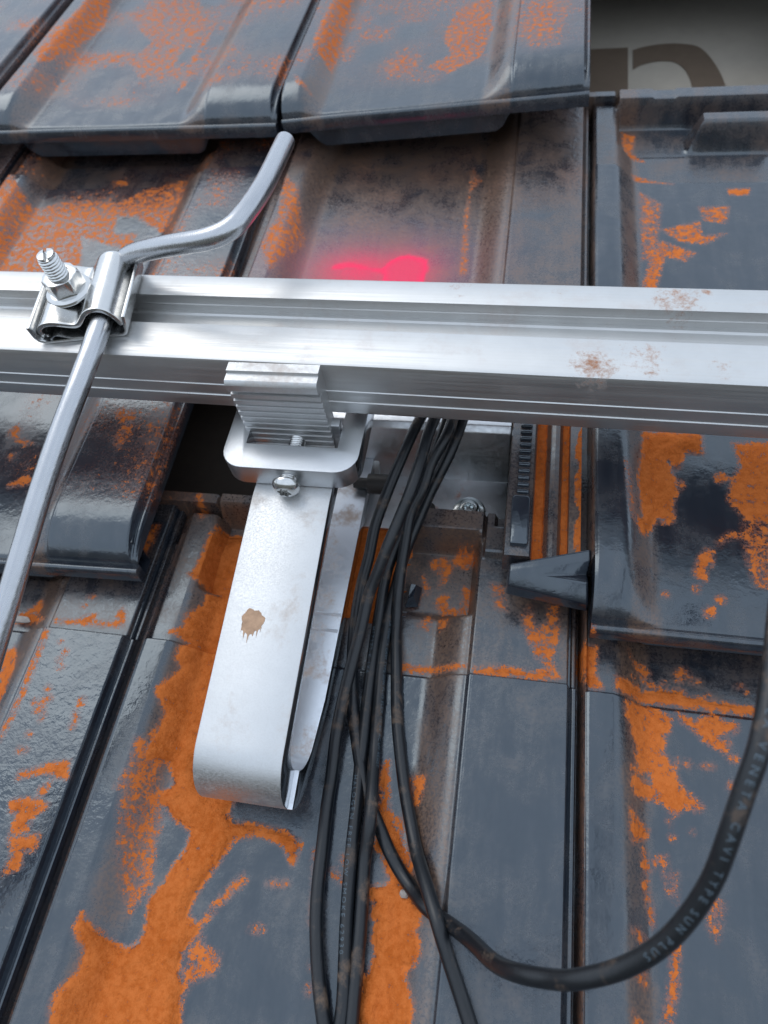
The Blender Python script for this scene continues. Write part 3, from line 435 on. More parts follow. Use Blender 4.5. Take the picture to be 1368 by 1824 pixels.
def tile_main(x, y, cut, lug):
    z = -13.5 * ss(11.5, 30, x) + 11.3 * ss(140, 160.5, x) + 2.2 * ss(161.2, 163.2, x)
    z = z - 0.7 * ss(1.6, 0.0, x) - 1.2 * np.exp(-((x - 88) / 45) ** 2)
    z = z - 4.6 * ss(206.8, 208.6, x) - 0.9 * np.exp(-((x - 208.7) / .5) ** 2) - 2.0 * ss(210.8, 211.5, x)
    # head: everything lies a step lower, with a sunk basin, a rear rib and a lug bar
    hd = ss(-0.7, 0.9, y)
    zh = np.maximum(z, -12.9) - 3.5
    basin = ss(15.5, 19.5, x) * ss(162, 158, x) * ss(31, 36, y)
    zh = zh + (-19.0 - zh) * basin
    sh = 6.0 * ss(60, 54, x) if cut else 0.0
    rear = ss(70.5 + sh, 76 + sh, y) * ss(14, 17, x) * ss(164, 162.5, x); zh = zh + (2.0 - 1.2 * ((x > 40) & (x < 56)) - zh) * rear
    lf = ss(17, 14, x); zh = zh + (-16 - zh) * ss(76.5, 77.5, y) * lf; zh = zh + (1.0 - zh) * ss(80, 81, y) * lf
    if lug: bar = ss(38, 46, y) * ss(56, 54, y) * ss(62, 72, x) * ss(120, 117, x); zh = zh + (2.0 - zh) * bar
    ell = ss(163.6, 165, x) * ss(176.5, 175, x) * ss(62.5, 64.5, y) * (1 - ss(168.5, 169.5, x) * ss(79, 81, y)); zh = zh + 4.5 * ell
    if cut:                                # ground away to let the roof hook through
        e = 3.0 * (vnoise(x, y, 5, 3) - 0.5) + 1.5 * (vnoise(x, y, 1.8, 4) - 0.5)
        k = ss(55, 56.2, x + e) * ss(122.8, 121.6, x + e) * ss(27, 28.5, y + e); zh = zh + (-20.2 + 0.8 * vnoise(x, y, 3, 5) - zh) * k
    z = z + (zh - z) * hd
    # nose: rim and panel roll over to a straight lip
    u = np.clip((-294 - y) / 30.5, 0, 1); nz = 1 - np.power(np.clip(1 - u ** 2.3, 0, 1), 0.62)
    z = z + (-14.2 - z) * nz
    z = z - 0.9 * np.exp(-((y + 324.6) / 0.9) ** 2) + 0.5 * np.exp(-((y + 327) / 0.9) ** 2) - 1.2 * ss(-328.2, -329, y)
    return z
def tile_lock(x, y):
    z = np.interp(x, LOCK[:, 0], LOCK[:, 1])
    z = np.where(y > 60, z - 3.0 * ss(60, 64, y), z)
    rr = ss(79, 81, y) * (x > -26); return z + (1.0 - z) * rr
def bottom_z(x): return np.interp(x, [0, 13, 27, 150, 160, 163.5, 208.5, 209.2, 211.5], [-20, -20, -27, -27, -20, -6, -6, -13.5, -13.5])
def skirt_z(x): return np.interp(x, [0, 12, 17, 22, 27, 150, 155, 159, 162, 211.5], [-24, -24, -26, -33, -37, -37, -34, -27, -24, -24])
def uniq(*parts): return np.unique(np.round(np.concatenate(parts), 3))
def grids(fine):
    k = 1.0 if fine else 2.6
    xs = uniq(np.arange(0, 2.01, .5), np.arange(2, 12, 1.6 * k), np.arange(12, 34, 1.2 * k), np.arange(34, 138, 1.7 * k), np.arange(138, 160, 1.2 * k), np.arange(160, 164.6, .5), np.arange(165, 206, 1.7 * k), np.arange(206, 211.51, .35), [211.5])
    ys = uniq(np.arange(-329, -323, .5), np.arange(-323, -302, 1.0 * k), np.arange(-302, -2, 1.8 * k), np.arange(-2, 2, .5), np.arange(2, 28, 1.5 * k), np.arange(28, 87, 0.9 * k), [87.0])
    xl = uniq(LOCK[:, 0], np.arange(-41, 0.4, 1.0 * k), [0.4]); yl = uniq(np.arange(-298, 87, 2.4 * k), [60, 61, 62, 63, 64, 79, 79.5, 80, 80.5, 81, 87.0])
    return xs, ys, xl, yl
def slab(xs, ys, zf, zb, lip):
    """top surface over a grid, walls and underside as one closed skin"""
    X, Y = np.meshgrid(xs, ys); Z = zf(X, Y); nx, ny = len(xs), len(ys)
    V = [np.stack([X.ravel(), Y.ravel(), Z.ravel()], 1)]; F = []
    i = np.arange(ny - 1)[:, None] * nx + np.arange(nx - 1)[None, :]
    F += [np.stack([i, i + 1, i + 1 + nx, i + nx], -1).reshape(-1, 4)]
    base = nx * ny
    def strip(a, b): F.append(np.stack([a[:-1], b[:-1], b[1:], a[1:]], 1))
    def addv(p):
        nonlocal base
        V.append(p); k = np.arange(base, base + len(p)); base += len(p); return k
    zbx = zb(xs)
    front = np.arange(nx); back = (ny - 1) * nx + np.arange(nx); left = np.arange(ny) * nx; rightc = np.arange(ny) * nx + nx - 1
    if lip:
        l1 = addv(np.stack([xs, np.full(nx, ys[0]), np.full(nx, -23.0) + 0.5 * vnoise(xs, xs * 0, 3, 9)], 1)); l2 = addv(np.stack([xs, np.full(nx, ys[0] + 5), np.full(nx, -23.5)], 1))
        sk = addv(np.stack([xs, np.full(nx, ys[0] + 5.5), skirt_z(xs)], 1)); sk2 = addv(np.stack([xs, np.full(nx, ys[0] + 13), skirt_z(xs)], 1))
        fb = addv(np.stack([xs, np.full(nx, ys[0] + 13.5), zbx], 1)); strip(front, l1); strip(l1, l2); strip(l2, sk); strip(sk, sk2); strip(sk2, fb)
    else:
        fb = addv(np.stack([xs, np.full(nx, ys[0]), zbx], 1)); strip(front, fb)
    bb = addv(np.stack([xs, np.full(nx, ys[-1]), zbx], 1)); strip(bb, back); strip(fb, bb)
    for col, k, flip in ((left, 0, False), (rightc, -1, True)):
        lo = addv(np.stack([np.full(ny, xs[k]), ys, np.where(ys < ys[0] + 5.2, -23.2, zbx[k]) if lip else np.full(ny, zbx[k])], 1)); strip(lo, col) if flip else strip(col, lo)
    return np.concatenate(V), np.concatenate(F), nx * ny
def poly_sd(px, py, poly):
    d = np.full(px.shape, 1e9); inside = np.zeros(px.shape, bool); n = len(poly)
    for k in range(n):
        ax, ay = poly[k]; bx, by = poly[(k + 1) % n]; ex, ey = bx - ax, by - ay
        t = np.clip(((px - ax) * ex + (py - ay) * ey) / (ex * ex + ey * ey + 1e-9), 0, 1)
        d = np.minimum(d, np.hypot(px - ax - t * ex, py - ay - t * ey))
        c = ((ay > py) != (by > py)) & (px < ex * (py - ay) / (ey if abs(ey) > 1e-9 else 1e-9) + ax); inside ^= c
    return np.where(inside, d, -d)
def dust_field(x, y, polys):
    D = np.zeros(x.shape); HP = np.zeros(x.shape)
    for dens, poly in polys:
        a = np.array(poly); lo, hi = a.min(0) - 4, a.max(0) + 4
        q = np.where((x > lo[0]) & (x < hi[0]) & (y > lo[1]) & (y < hi[1]))[0]
        if len(q): s_ = poly_sd(x[q], y[q], poly); D[q] = np.maximum(D[q], dens * np.clip(0.62 + s_ / 4.5, 0, 1)); HP[q] = np.maximum(HP[q], np.where(dens > .88, s_, 0))
    return D, HP
def build_tile(polys=(), cut=False, fine=True, lock_dust=0.0, paint=None, rough=0.25, seed=0, background=0.0, film=0.0, lug=False):
    xs, ys, xl, yl = grids(fine)
    v1, f1, n1 = slab(xs, ys, lambda a, b: tile_main(a, b, cut, lug), bottom_z, True)
    v2, f2, n2 = slab(xl, yl, tile_lock, lambda a: np.full(a.shape, -22.0), False)
    V = np.concatenate([v1, v2]); Fc = np.concatenate([f1, f2 + len(v1)])
    x, y = V[:, 0].copy(), V[:, 1].copy(); main = np.arange(len(V)) < n1
    lock = np.zeros(len(V), bool); lock[len(v1):len(v1) + n2] = True
    D, HP = dust_field(x, y, polys) if polys else (np.zeros(len(V)), np.zeros(len(V)))
    if background: D = np.maximum(D, background * vnoise(x, y, 25, seed + 11) * main * ss(-312, -285, y))
    if cut:
        e = 3.0 * (vnoise(x, y, 5, 3) - 0.5) + 1.5 * (vnoise(x, y, 1.8, 4) - 0.5)
        raw = (x + e > 54.8) & (x + e < 123.4) & (y + e > 27.0) & main; D[raw] = 1.3
    D[~(main | lock)] = 0
    if lock_dust:
        gv = ((x > -27.6) & (x < -22.4)) | ((x > -15.0) & (x < -11.0)); wob = vnoise(x, y, 9, 5)
        D = np.where(lock & gv & (y < 60), lock_dust, D); D = np.where(lock & (x > -10 + 5 * wob) & (x < -5.0) & (y < 60), lock_dust * 0.9, D)
    else: D[lock] = np.maximum(D[lock], 0.2)
    thick = np.clip((D - 0.66) * 3.4, 0, 1) * main * (D < 1.2)
    hp = np.clip(HP, 0, None); hh = 0.5 * (1 - np.exp(-hp / 2.5)) + 1.7 * np.exp(-((hp - 5.0) / 2.6) ** 2) * vnoise(x, y, 16, 2) + (1.0 * vnoise(x, y, 9, 3) + 0.6 * vnoise(x, y, 4, 6)) * (1 - np.exp(-hp / 4))
    V[:, 2] += np.where(main & (D < 1.2), hh * (hp > 0), 0) + thick * 0.2 * vnoise(x, y, 4, 6)
    # slightly uneven firing: gentle waviness of the whole tile
    V[:, 2] += np.where(main, 0.5 * (vnoise(x, y, 70, seed) - 0.5), 0)
    fl = 0.15 + film + 0.42 * ss(12, 18, x) * ss(33, 26, x) + 0.40 * ss(138, 146, x) * ss(163, 159, x) + 0.10 * ss(-318, -326, y) + 0.28 * ss(0, 3, y)
    fl = np.where(main, fl, np.where(lock, 0.55, 0.12))
    rgh = np.where(main & (x > 164) & (x < 207) & (y < 0), rough, 0.0)
    if paint is not None: pk = np.where(main, paint(x, y), 0.0)
    else: pk = np.zeros(len(V))
    me = bpy.data.meshes.new('roof_tile'); me.from_pydata((V * S).tolist(), [], Fc.tolist())
    for nm, a in (('dust', D), ('film', fl), ('paint', pk), ('rough', rgh)):
        at = me.attributes.new(nm, 'FLOAT', 'POINT'); at.data.foreach_set('value', a.astype(np.float32))
    finish(me, 42); return me
def pink_paint(x, y):
    e = 5.0 * (vnoise(x, y, 7, 1) - 0.5)
    a = poly_sd(x, y, [(83, -246), (82, -233), (85, -227), (91, -222.5), (98, -220.5), (106, -222.5), (111, -227), (112.5, -234), (112, -250), (100, -262), (84, -262)]) + 0.4 * e
    t = np.clip((x - 50) / 32, 0, 1); seg = 3.2 - np.hypot(x - np.clip(x, 50, 84), y + 234.5 - 2.2 * np.sin(t * 5)) + 0.5 * e
    solid = np.maximum(ss(-1.2, 1.4, a), 0.95 * ss(-2.5, 2.5, seg))
    dd = np.minimum(np.hypot((x - 92) / 1.25, y + 238), np.hypot((x - 68) / 1.5, y + 238))
    halo = 0.58 * np.exp(-(dd / 18.0) ** 2) + 0.20 * np.exp(-(dd / 36.0) ** 2)
    rim = 0.80 + 0.2 * ss(7, 1, a)
    return np.clip(np.maximum(solid * rim, halo), 0, 1)

roof = tag(empty('roof'), 'tiled roof slope of dark glazed interlocking tiles dusted with orange brick dust', kind='structure')
def put_tile(me, loc, yaw=0.0, roll=0.0, label=None, slide=0.0):
    o = link('roof_tile', me, None if me.materials else M['tile'], roof)
    o.location = Vector(loc) * S; o.rotation_euler = (0, math.radians(roll), math.radians(yaw))
    if label: o['label'] = label
    return o
T = {}
T['R0c0'] = put_tile(build_tile(DUST['R0c0'], rough=0.9, seed=1), (-219, 0, 0))
T['R0c1'] = put_tile(build_tile(DUST['R0c1'], cut=True, rough=0.2, seed=2, film=0.08), (0, 0, 0), label='tile under the roof hook, its head ground away to raw orange clay')
T['R0c2'] = put_tile(build_tile(DUST['R0c2'], rough=0.2, seed=3), (215, -2, 0))
T['R1c0'] = put_tile(build_tile(DUST['R1c0'], rough=0.3, seed=4, background=0.36), (-228, 350, 30), yaw=1.5)
T['R1c1'] = put_tile(build_tile(DUST['R1c1'], rough=0.5, seed=5, paint=pink_paint, film=0.40, background=0.2), (0, 496, 30), label='tile pushed up the slope with a pink spray-paint smear')
T['R1c2'] = put_tile(build_tile(DUST['R1c2'], rough=0.2, seed=6, lock_dust=0.85, lug=True), (215, 348, 32), label='tile with its ribbed left interlocking edge laid bare')
T['R2c0'] = put_tile(build_tile(DUST['R2c0'], rough=0.2, seed=7, background=0.52, film=0.05), (-239, 698, 66)); T['R2c0'].scale.x = 1.09
T['R2c1'] = put_tile(build_tile(DUST['R2c1'], rough=0.2, seed=8, background=0.52, film=0.05), (-5, 700, 67), roll=-3.5)
me_p = build_tile((), fine=False, seed=9, background=0.42)
for loc in ((-448, 350, 30), (-466, 698, 66), (215, 960, 66), (430, 348, 32), (430, -2, 0), (-434, 0, 0), (430, 694, 64), (-221, 1044, 98), (-6, 1044, 98), (0, -346, -32), (215, -348, -32), (-219, -346, -32)):
    put_tile(me_p, loc)

# moulded pieces on the exposed interlock of the right-hand tile
t12 = T['R1c2']
def rib_mesh():
    bm = bmesh.new()
    bmesh.ops.create_cube(bm, size=1.0); bmesh.ops.scale(bm, verts=bm.verts, vec=(6.0 * S, 2.1 * S, 2.6 * S))
    bmesh.ops.bevel(bm, geom=list(bm.edges), offset=0.8 * S, segments=2, affect='EDGES', profile=0.5)
    me = bpy.data.meshes.new('rib'); bm.to_mesh(me); bm.free(); finish(me, 60); me.materials.append(M['tile']); return me
rb = rib_mesh()
for k in range(46):
    o = link('interlock_rib', rb, None, t12); o.location = Vector((-33.6, -262.5 + 4.15 * k, -7.0)) * S
prism('interlock_pad', [(-38.2, -293), (-30.2, -293), (-29.6, -291), (-29.6, -267), (-31, -265.5), (-37.4, -265.5), (-38.6, -267)], 'z', -8.5, -4.9, M['tile'], t12, bev=0.9, seg=3, angle=50)
foot = from_vf('interlock_foot', [(-38.5, -311.5, -22), (-38.5, -300.5, -22), (-1, -291, -22), (-1, -317, -22),
     (-37.5, -302, -8.2), (-1, -292, -6.2), (-37.2, -306, -8.4), (-1, -298, -6.6), (-37.8, -311, -13.0), (-1, -316, -15.5), (-24, -307, -9.2), (-2, -303, -11.2), (-2, -308.5, -8.4)],
    [(0, 3, 2, 1), (0, 1, 4, 6, 8), (1, 2, 5, 4), (4, 5, 7, 6), (6, 7, 11, 10), (10, 11, 12), (6, 10, 12, 9, 8), (0, 8, 9, 3), (3, 9, 12, 11, 7, 5, 2)], M['tile'], t12)
md = foot.modifiers.new('bevel', 'BEVEL'); md.width = 1.1 * S; md.segments = 3; md.limit_method = 'ANGLE'; md.angle_limit = math.radians(14)
foot.data.set_sharp_from_angle(angle=math.radians(80))
# broken glaze chip beside the ground-away notch
from_vf('glaze_chip', [(126, 37, -17), (132.5, 38, -17), (133.5, 49, -17), (127, 51, -17), (127.5, 39.5, -11.5), (130.5, 41, -10.8), (130.8, 47.5, -10.6), (128, 48.5, -12.2)],
    [(3, 2, 1, 0), (4, 5, 6, 7), (0, 1, 5, 4), (1, 2, 6, 5), (2, 3, 7, 6), (3, 0, 4, 7)], M['tile'], T['R0c1'], 20)

# underlay, battens
def und_z(y): return -95 + 0.0925 * y
xs_u, ys_u = np.linspace(-700, 900, 60), np.linspace(-420, 1180, 60)
XX, YY = np.meshgrid(xs_u, ys_u); ZZ = und_z(YY) + 2.2 * (vnoise(XX, YY, 60, 2) - 0.5)
ZZ[(XX > 205) & (XX < 460) & (YY > 500) & (YY < 760)] = und_z(YY)[(XX > 205) & (XX < 460) & (YY > 500) & (YY < 760)]
vu = np.stack([XX.ravel(), YY.ravel(), ZZ.ravel()], 1); iu = (np.arange(59)[:, None] * 60 + np.arange(59)[None, :]).ravel()
und = from_vf('underlay', vu.tolist(), np.stack([iu, iu + 1, iu + 61, iu + 60], 1).tolist(), M['underlay'], roof, 60)
def mark(poly):
    o = prism('printed_mark', poly, 'z', 0, 0.25, M['mark'], und); me = o.data
    for v in me.vertices: v.co.z += (und_z(v.co.y / S) + 0.5) * S
mark([(196, 470), (252.6, 470), (253.8, 642.5), (196, 642.5)])
ro = catmull([Vector(p) for p in ((258.3, 638.5, 0), (270, 643, 0), (285, 645.8, 0), (301, 645, 0), (317, 638.5, 0), (328, 617, 0), (336, 584, 0), (338, 545, 0), (333, 510, 0))], 3)
ri = catmull([Vector(p) for p in ((258.0, 608.5, 0), (265, 614.5, 0), (275, 618.5, 0), (285, 619.5, 0), (294, 617.5, 0), (301, 610, 0), (306, 597, 0), (308.5, 577, 0), (307, 545, 0), (300, 515, 0))], 3)
ro, ri = [(p.x, p.y) for p in ro], [(p.x, p.y) for p in ri]
mark(ro + ri[::-1])
for yb in (62, 408, 754, 1100):
    zt = und_z(yb)
    xr = [(-700, 40), (176, 900)] if yb == 62 else [(-700, 900)]
    for a, b_ in xr: prism('batten', [(yb, zt + 42), (yb + 38, zt + 45.5), (yb + 36, zt + 66), (yb - 2, zt + 62.5)], 'x', a, b_, M['wood'], roof, bev=1)

for xb in (-330, -40, 560):       # added near-black boards under the battens; the middle one paints the hole's shade
    cb = prism('added_dark_board', [(xb - 55, 2), (xb + 55, 2), (xb + 55, 41), (xb - 55, 41)], 'y', -420, 1180, M['wood'], roof, bev=1)
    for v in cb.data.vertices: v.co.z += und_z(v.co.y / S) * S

# ------------------------------------------------------------------ mounting rail
rail = tag(empty('mounting_rail', (0, 125.3, 0), math.radians(-1.05)), 'long silver aluminium mounting rail with a top slot crossing the whole roof', 'rail')
YF, YB, ZB, ZT = -28.3, 28.0, 66.0, 98.5
sl0, sl1 = -6.0, 12.6
prof = [(YF + 2.2, ZB), (YF + .6, ZB + .5), (YF, ZB + 1.6), (YF, ZB + 8.0), (YF - .55, ZB + 8.5), (YF - .55, ZB + 9.0), (YF, ZB + 9.3), (YF, ZB + 15.4), (YF - .45, ZB + 15.8), (YF - .45, ZB + 16.2), (YF, ZB + 16.5), (YF, ZT - 2.2), (YF + .65, ZT - .65), (YF + 2.2, ZT),
    (sl0 - .8, ZT), (sl0 - .2, ZT - .2), (sl0, ZT - .8), (sl0, ZT - 3.2), (sl0 - 5, ZT - 3.2), (sl0 - 5, ZT - 9.5), (sl0 + 2, ZT - 9.5), (sl0 + 2.6, ZT - 8.6), (sl0 + 4.6, ZT - 8.6), (sl0 + 5.2, ZT - 9.8), (sl1 - 3, ZT - 9.8), (sl1 - 2.2, ZT - 9.0), (sl1 - .3, ZT - 9.0),
    (sl1 - .3, ZT - 5.4), (sl1, ZT - 5.0), (sl1, ZT - .8), (sl1 + .2, ZT - .2), (sl1 + .8, ZT), (YB - 2.2, ZT), (YB - .65, ZT - .65), (YB, ZT - 2.2), (YB, ZB + 1.6), (YB - .6, ZB + .5), (YB - 2.2, ZB)]
prism('rail_profile', prof, 'x', -420, 640, M['rail'], rail, angle=30)

# ------------------------------------------------------------------ roof hook
hook = tag(empty('roof_hook', (77, 100, -16)), 'flat silver hairpin roof hook hanging down over the orange dust', 'roof hook')
HO = Vector((-77, -100, 16))
def adopt(o, p=hook, off=HO): o.location = off * S; return o
X0, X1 = 55.3, 93.4
def shade_sides(o, mat):              # side faces get a smoother metal with shade put into its colour
    o.data.materials.append(mat)
    for p in o.data.polygons:
        if abs(p.normal.x) > 0.9: p.material_index = 1
    return o
def strip_profile(center, th):
    a, b_ = [], []
    for i, p in enumerate(center):
        q0, q1 = center[max(i - 1, 0)], center[min(i + 1, len(center) - 1)]; d = Vector((q1[0] - q0[0], q1[1] - q0[1])).normalized(); n_ = Vector((-d.y, d.x))
        a.append((p[0] + n_.x * th / 2, p[1] + n_.y * th / 2)); b_.append((p[0] - n_.x * th / 2, p[1] - n_.y * th / 2))
    return a + b_[::-1]
TH = 9.0; ZU, ZL = 48.5 - TH / 2, -2.0 - TH / 2
zb_ = -11.0; slope = lambda y_: 39.75 + 0.15 * y_           # the upper strap leans towards the tile
outer = lambda t: (-49.5 - 21.5 * math.sin(t), 10.5 + 21.5 * math.cos(t)); inner = lambda t: (-41.9 - 13.1 * math.sin(t), 11.1 + 13.1 * math.cos(t))
hv = math.pi / 2 * 1.10; t0 = 0.1486
up = [(88, 48.4), (58, 48.2), (50, slope(50) - .1)] + [(y_, slope(y_)) for y_ in (30, 0, -30)] + [outer(t) for t in np.linspace(t0, hv, 18)] + [inner(t) for t in np.linspace(hv, t0, 18)] + [(y_, slope(y_) - 9.1) for y_ in (0, 50)] + [(88, 40.0)]
shade_sides(adopt(prism('upper_arm', up, 'x', X0, X1, M['hook'], hook, bev=0.6, seg=2, angle=30)), M['cut'])
lo_ = [outer(t) for t in np.linspace(hv + .004, math.pi, 18)] + [(-20, zb_), (120, zb_), (120, -2.0), (-20, -2.0)] + [inner(t) for t in np.linspace(math.pi, hv + .004, 18)]
la = shade_sides(adopt(prism('lower_arm', lo_, 'x', X0 + .1, X1 + 4.2, M['hook_low'], hook, bev=0.6, seg=2, angle=30)), M['cut'])
for v in la.data.vertices:               # the return strap is wider and narrows into the bend
    if v.co.x > 80 * S: v.co.x -= 2.2 * S * min(1.0, max(0.0, (-25 - v.co.y / S) / 30))
for yr in (22.9, 14.3): adopt(prism('seam', [(yr - 1.1, ZL + 4.2), (yr - .5, ZL + 5.1), (yr + .5, ZL + 5.1), (yr + 1.1, ZL + 4.2)], 'x', X0 + 1, X1 + 3.6, M['hook_low'], hook, angle=60))
adopt(prism('tongue', [(116, -13), (168, -8), (168, -4), (121, -3.2), (116, -9.5)], 'x', 62, 100.5, M['hook'], hook, bev=0.5))
bp = [(84, -18.5), (117, -16.5), (119.5, -15.5), (126, 20), (128, 21.8), (150, 22.5)]
plate = adopt(prism('base_plate', strip_profile(bp, 2.6), 'x', 34, 173.5, M['plate'], hook, bev=0.5, angle=30))
adopt(lathe('hole_shade_disc', [(3.6, 0.0), (3.6, 0.25)], ((131, 98.5, -16.3), (0, -.06, 1)), M['dark'], hook, 24))  # black disc on the plate, painting the shade inside its hole
adopt(lathe('side_bolt', [(3, -8), (3, 0), (5.4, 0), (5.6, .5), (5.6, 11.5), (5.0, 12.2), (2.6, 12.2), (2.6, 9)], ((98.2, 100.5, 1.5), (1, 0, 0)), M['dark'], hook, 28))
def torx(r): return lambda t: r * (1 + 0.17 * math.cos(6 * t))
def screw_head(name, o, ax, r, h, mat, parent, off):
    q = adopt(lathe(name, [(r * .98, 0), (r, h * .12), (r * .96, h * .42), (r * .82, h * .75), (r * .62, h * .95), (r * .52, h), (torx(r * .44), h), (torx(r * .42), h * .45), (r * .1, h * .38)], (o, ax), mat, parent, 48, 50), parent, off)
    return q
ws = adopt(lathe('screw', [(4.4, 0), (9.0, 0), (9.1, .5), (8.9, 1.5), (8.2, 1.9), (5.2, 1.9)], ((153.5, 97.5, -16.2), (0, -.06, 1)), M['zinc'], hook, 40))
scr = lathe('screw_head', [(5.9, 0), (6.0, 1.2), (5.4, 2.9), (4.2, 3.6), (3.4, 3.7), (torx(2.7), 3.7), (torx(2.6), 1.4), (.5, 1.2)], ((153.5, 97.5, -14.4), (0, -.06, 1)), M['zinc'], ws, 48, 50)
# dried mud splash on the upper arm
rs = random.Random(4); sp = []
for i in range(120):
    a = 2 * math.pi * i / 120; r = 5.4 * (1 + 0.08 * math.sin(3 * a + 1) + 0.06 * math.sin(7 * a) + 0.04 * rs.uniform(-1, 1))
    x_, y_ = r * 0.95 * math.cos(a), r * math.sin(a)
    if math.sin(a) < -0.2:               # drips run down the strap
        w_ = max(0.0, math.cos(i * 0.785)) ** 3; y_ -= 4.2 * w_ * (0.45 + 0.55 * math.sin(i * 1.7) ** 2) * min(1, -math.sin(a) * 1.6)
    sp.append((68.6 + x_, -1.8 + y_))
ms = adopt(prism('mud_splash', sp, 'z', 0.0, 0.14, M['stain'], hook, angle=60))
for v in ms.data.vertices: v.co.z += slope(v.co.y / S) * S

# ------------------------------------------------------------------ rail clamp: slotted block, toothed slider, button-head bolt
rc = tag(empty('rail_clamp', (73, 80, 48.6)), 'slotted aluminium clamp block with ribbed slider gripping the rail above the hook', 'clamp')
RO = Vector((-73, -80, -48.6))
def arc(cx, cy, r, a0, a1, n=8): return [(cx + r * math.cos(t), cy + r * math.sin(t)) for t in np.linspace(math.radians(a0), math.radians(a1), n)]
bx0, bx1, by0, by1 = 40.2, 106.2, 64.6, 118.0
block = arc(bx0 + 11, by0 + 11, 11, 180, 270) + arc(bx1 - 11, by0 + 11, 11, 270, 360) + [(bx1, by1), (95.2, by1), (95.2, 78.8), (50.6, 78.8), (50.6, by1), (bx0, by1)]
shade_sides(adopt(prism('block', block, 'z', 48.7, 61.5, M['block'], rc, bev=0.5, seg=2, angle=30), rc, RO), M['cut'])
rib = [(95.6, 46.5), (95.6, 98.0), (90.6, 98.0), (90.2, 96.6), (86.2, 96.6), (85.2, 95.8), (84.6, 94.6), (84.8, 91.0), (85.6, 89.6), (86.8, 88.6), (88.6, 88.4), (88.6, 87.6), (86.4, 87.0), (86.2, 84.6), (88.0, 83.4)]
z_ = 83.4
while z_ > 50: rib += [(88.0, z_ - .4), (86.5, z_ - .9), (86.5, z_ - 3.2), (88.0, z_ - 3.7)]; z_ -= 3.9
rib += [(87.4, 46.5)]
adopt(prism('slider', rib, 'x', 48.4, 90.6, M['hook'], rc, bev=0.0, angle=25), rc, RO)
adopt(prism('back_jaw', [(89, 49), (94, 49), (94, 64.5), (89, 64.5)], 'x', 51, 94.6, M['block'], rc, bev=0.4), rc, RO)
screw_head('bolt_head', (73.2, 60.8, 55.0), (0, -1, -.04), 6.7, 4.6, M['steel'], rc, RO)
def thread(name, o, ax, r0, length, pitch, mat, parent, off, depth=0.5, n=32):
    o, ax = Vector(o), Vector(ax).normalized(); u = ax.orthogonal().normalized(); v = ax.cross(u); rings = []
    k = int(length / pitch * 9)
    for i in range(k + 1):
        h = length * i / k; ring = []
        for j in range(n):
            t = 2 * math.pi * j / n; ph = (h / pitch - j / n) % 1.0; tri = abs(2 * ph - 1)
            fade = min(1.0, (length - h) / 1.2); r = (r0 - depth * (1 - min(1, tri * 1.25))) - 0.5 * (1 - fade)
            ring.append(o + ax * h + (u * math.cos(t) + v * math.sin(t)) * r)
        rings.append(ring)
    return adopt(ring_mesh(name, rings, mat, parent, True, True, 70), parent, off)
thread('bolt_thread', (73.2, 90.0, 55.2), (0, -1, -.01), 3.9, 29.4, 1.25, M['steel'], rc, RO)

# ------------------------------------------------------------------ grounding clamp on the rail and its rod
GA = math.radians(10.0)
gc = tag(empty('grounding_clamp', (-31, 127.5, 98.6), GA), 'bent stainless grounding clamp with slotted stud and flange nut on the rail', 'clamp')
base = strip_profile([(-21.6, 10.5), (-21.2, 4.5), (-20.2, 2.2), (-18, 1.0), (0, 1.0), (20, 1.0), (21.6, 1.6), (22.6, 3.2), (24.6, 11.5)], 1.6)
prism('base_plate', base, 'y', -22.5, 22.5, M['sheet'], gc, bev=0.25, angle=40)
cov = [(-15.5, 2.6), (-17.6, 3.2), (-18.6, 5.0), (-18.0, 7.4), (-15.6, 9.0), (-12, 9.6), (-8, 8.8), (-4, 7.6), (-1, 7.0), (1.4, 7.8), (3.6, 10.0), (6.4, 13.0), (9.6, 14.6), (13.2, 14.8), (16.4, 13.4), (18.8, 10.6), (20.4, 7.0), (21.0, 5.0)]
cp = [Vector((p[0], p[1], 0)) for p in cov]; cp = catmull(cp, 1.2)
cover = prism('cover_plate', strip_profile([(p.x, p.y) for p in cp], 2.2), 'y', -20.5, 20.5, M['sheet'], gc, bev=0.3, angle=40, cuts=26)
for v in cover.data.vertices:            # pressed flat around the bolt
    x_, y_ = v.co.x / S, v.co.y / S; d_ = math.hypot(x_ + 6.5, y_ - 1); k = math.exp(-(d_ / 9.5) ** 2)
    v.co.z += (9.2 - 8.3) * k * S * (1 if x_ < 4 else 0)
bz = 10.2
lathe('flange_nut', [(4, 0), (11.2, 0), (11.4, .5), (11.0, 1.4), (9.4, 2.3), (hexr(16.0), 2.5), (hexr(16.0), 8.8), (lambda t: min(hexr(16.0)(t), 8.3), 10.0), (7.2, 10.4), (5.2, 10.4), (4.9, 9.9)], ((-6.5, 1, bz), (-.03, -.02, 1)), M['steel'], gc, 72, 28)
st = thread('stud', (-6.5, 1, bz - 6), (-.03, -.02, 1), 4.8, 26.5, 1.5, M['steel'], gc, Vector((0, 0, 0)), depth=.62, n=40)
ax = Vector((-.03, -.02, 1)).normalized(); tip = Vector((-6.5, 1, bz - 6)) + ax * 26.5
for sgn in (-1, 1):
    d = [(sgn * 0.75, -3.9)] + [(sgn * (0.75 + max(0.0, math.sqrt(max(0, 4.1 ** 2 - q * q)) - .75)), q) for q in np.linspace(-3.9, 3.9, 15)] + [(sgn * 0.75, 3.9)]
    hp = prism('stud_tip', d, 'z', 0, 1.3, M['steel'], gc, bev=0.25, angle=40)
    hp.matrix_local = Matrix.Translation(tip * S) @ ax.to_track_quat('Z', 'Y').to_matrix().to_4x4() @ Matrix.Rotation(math.radians(72), 4, 'Z')
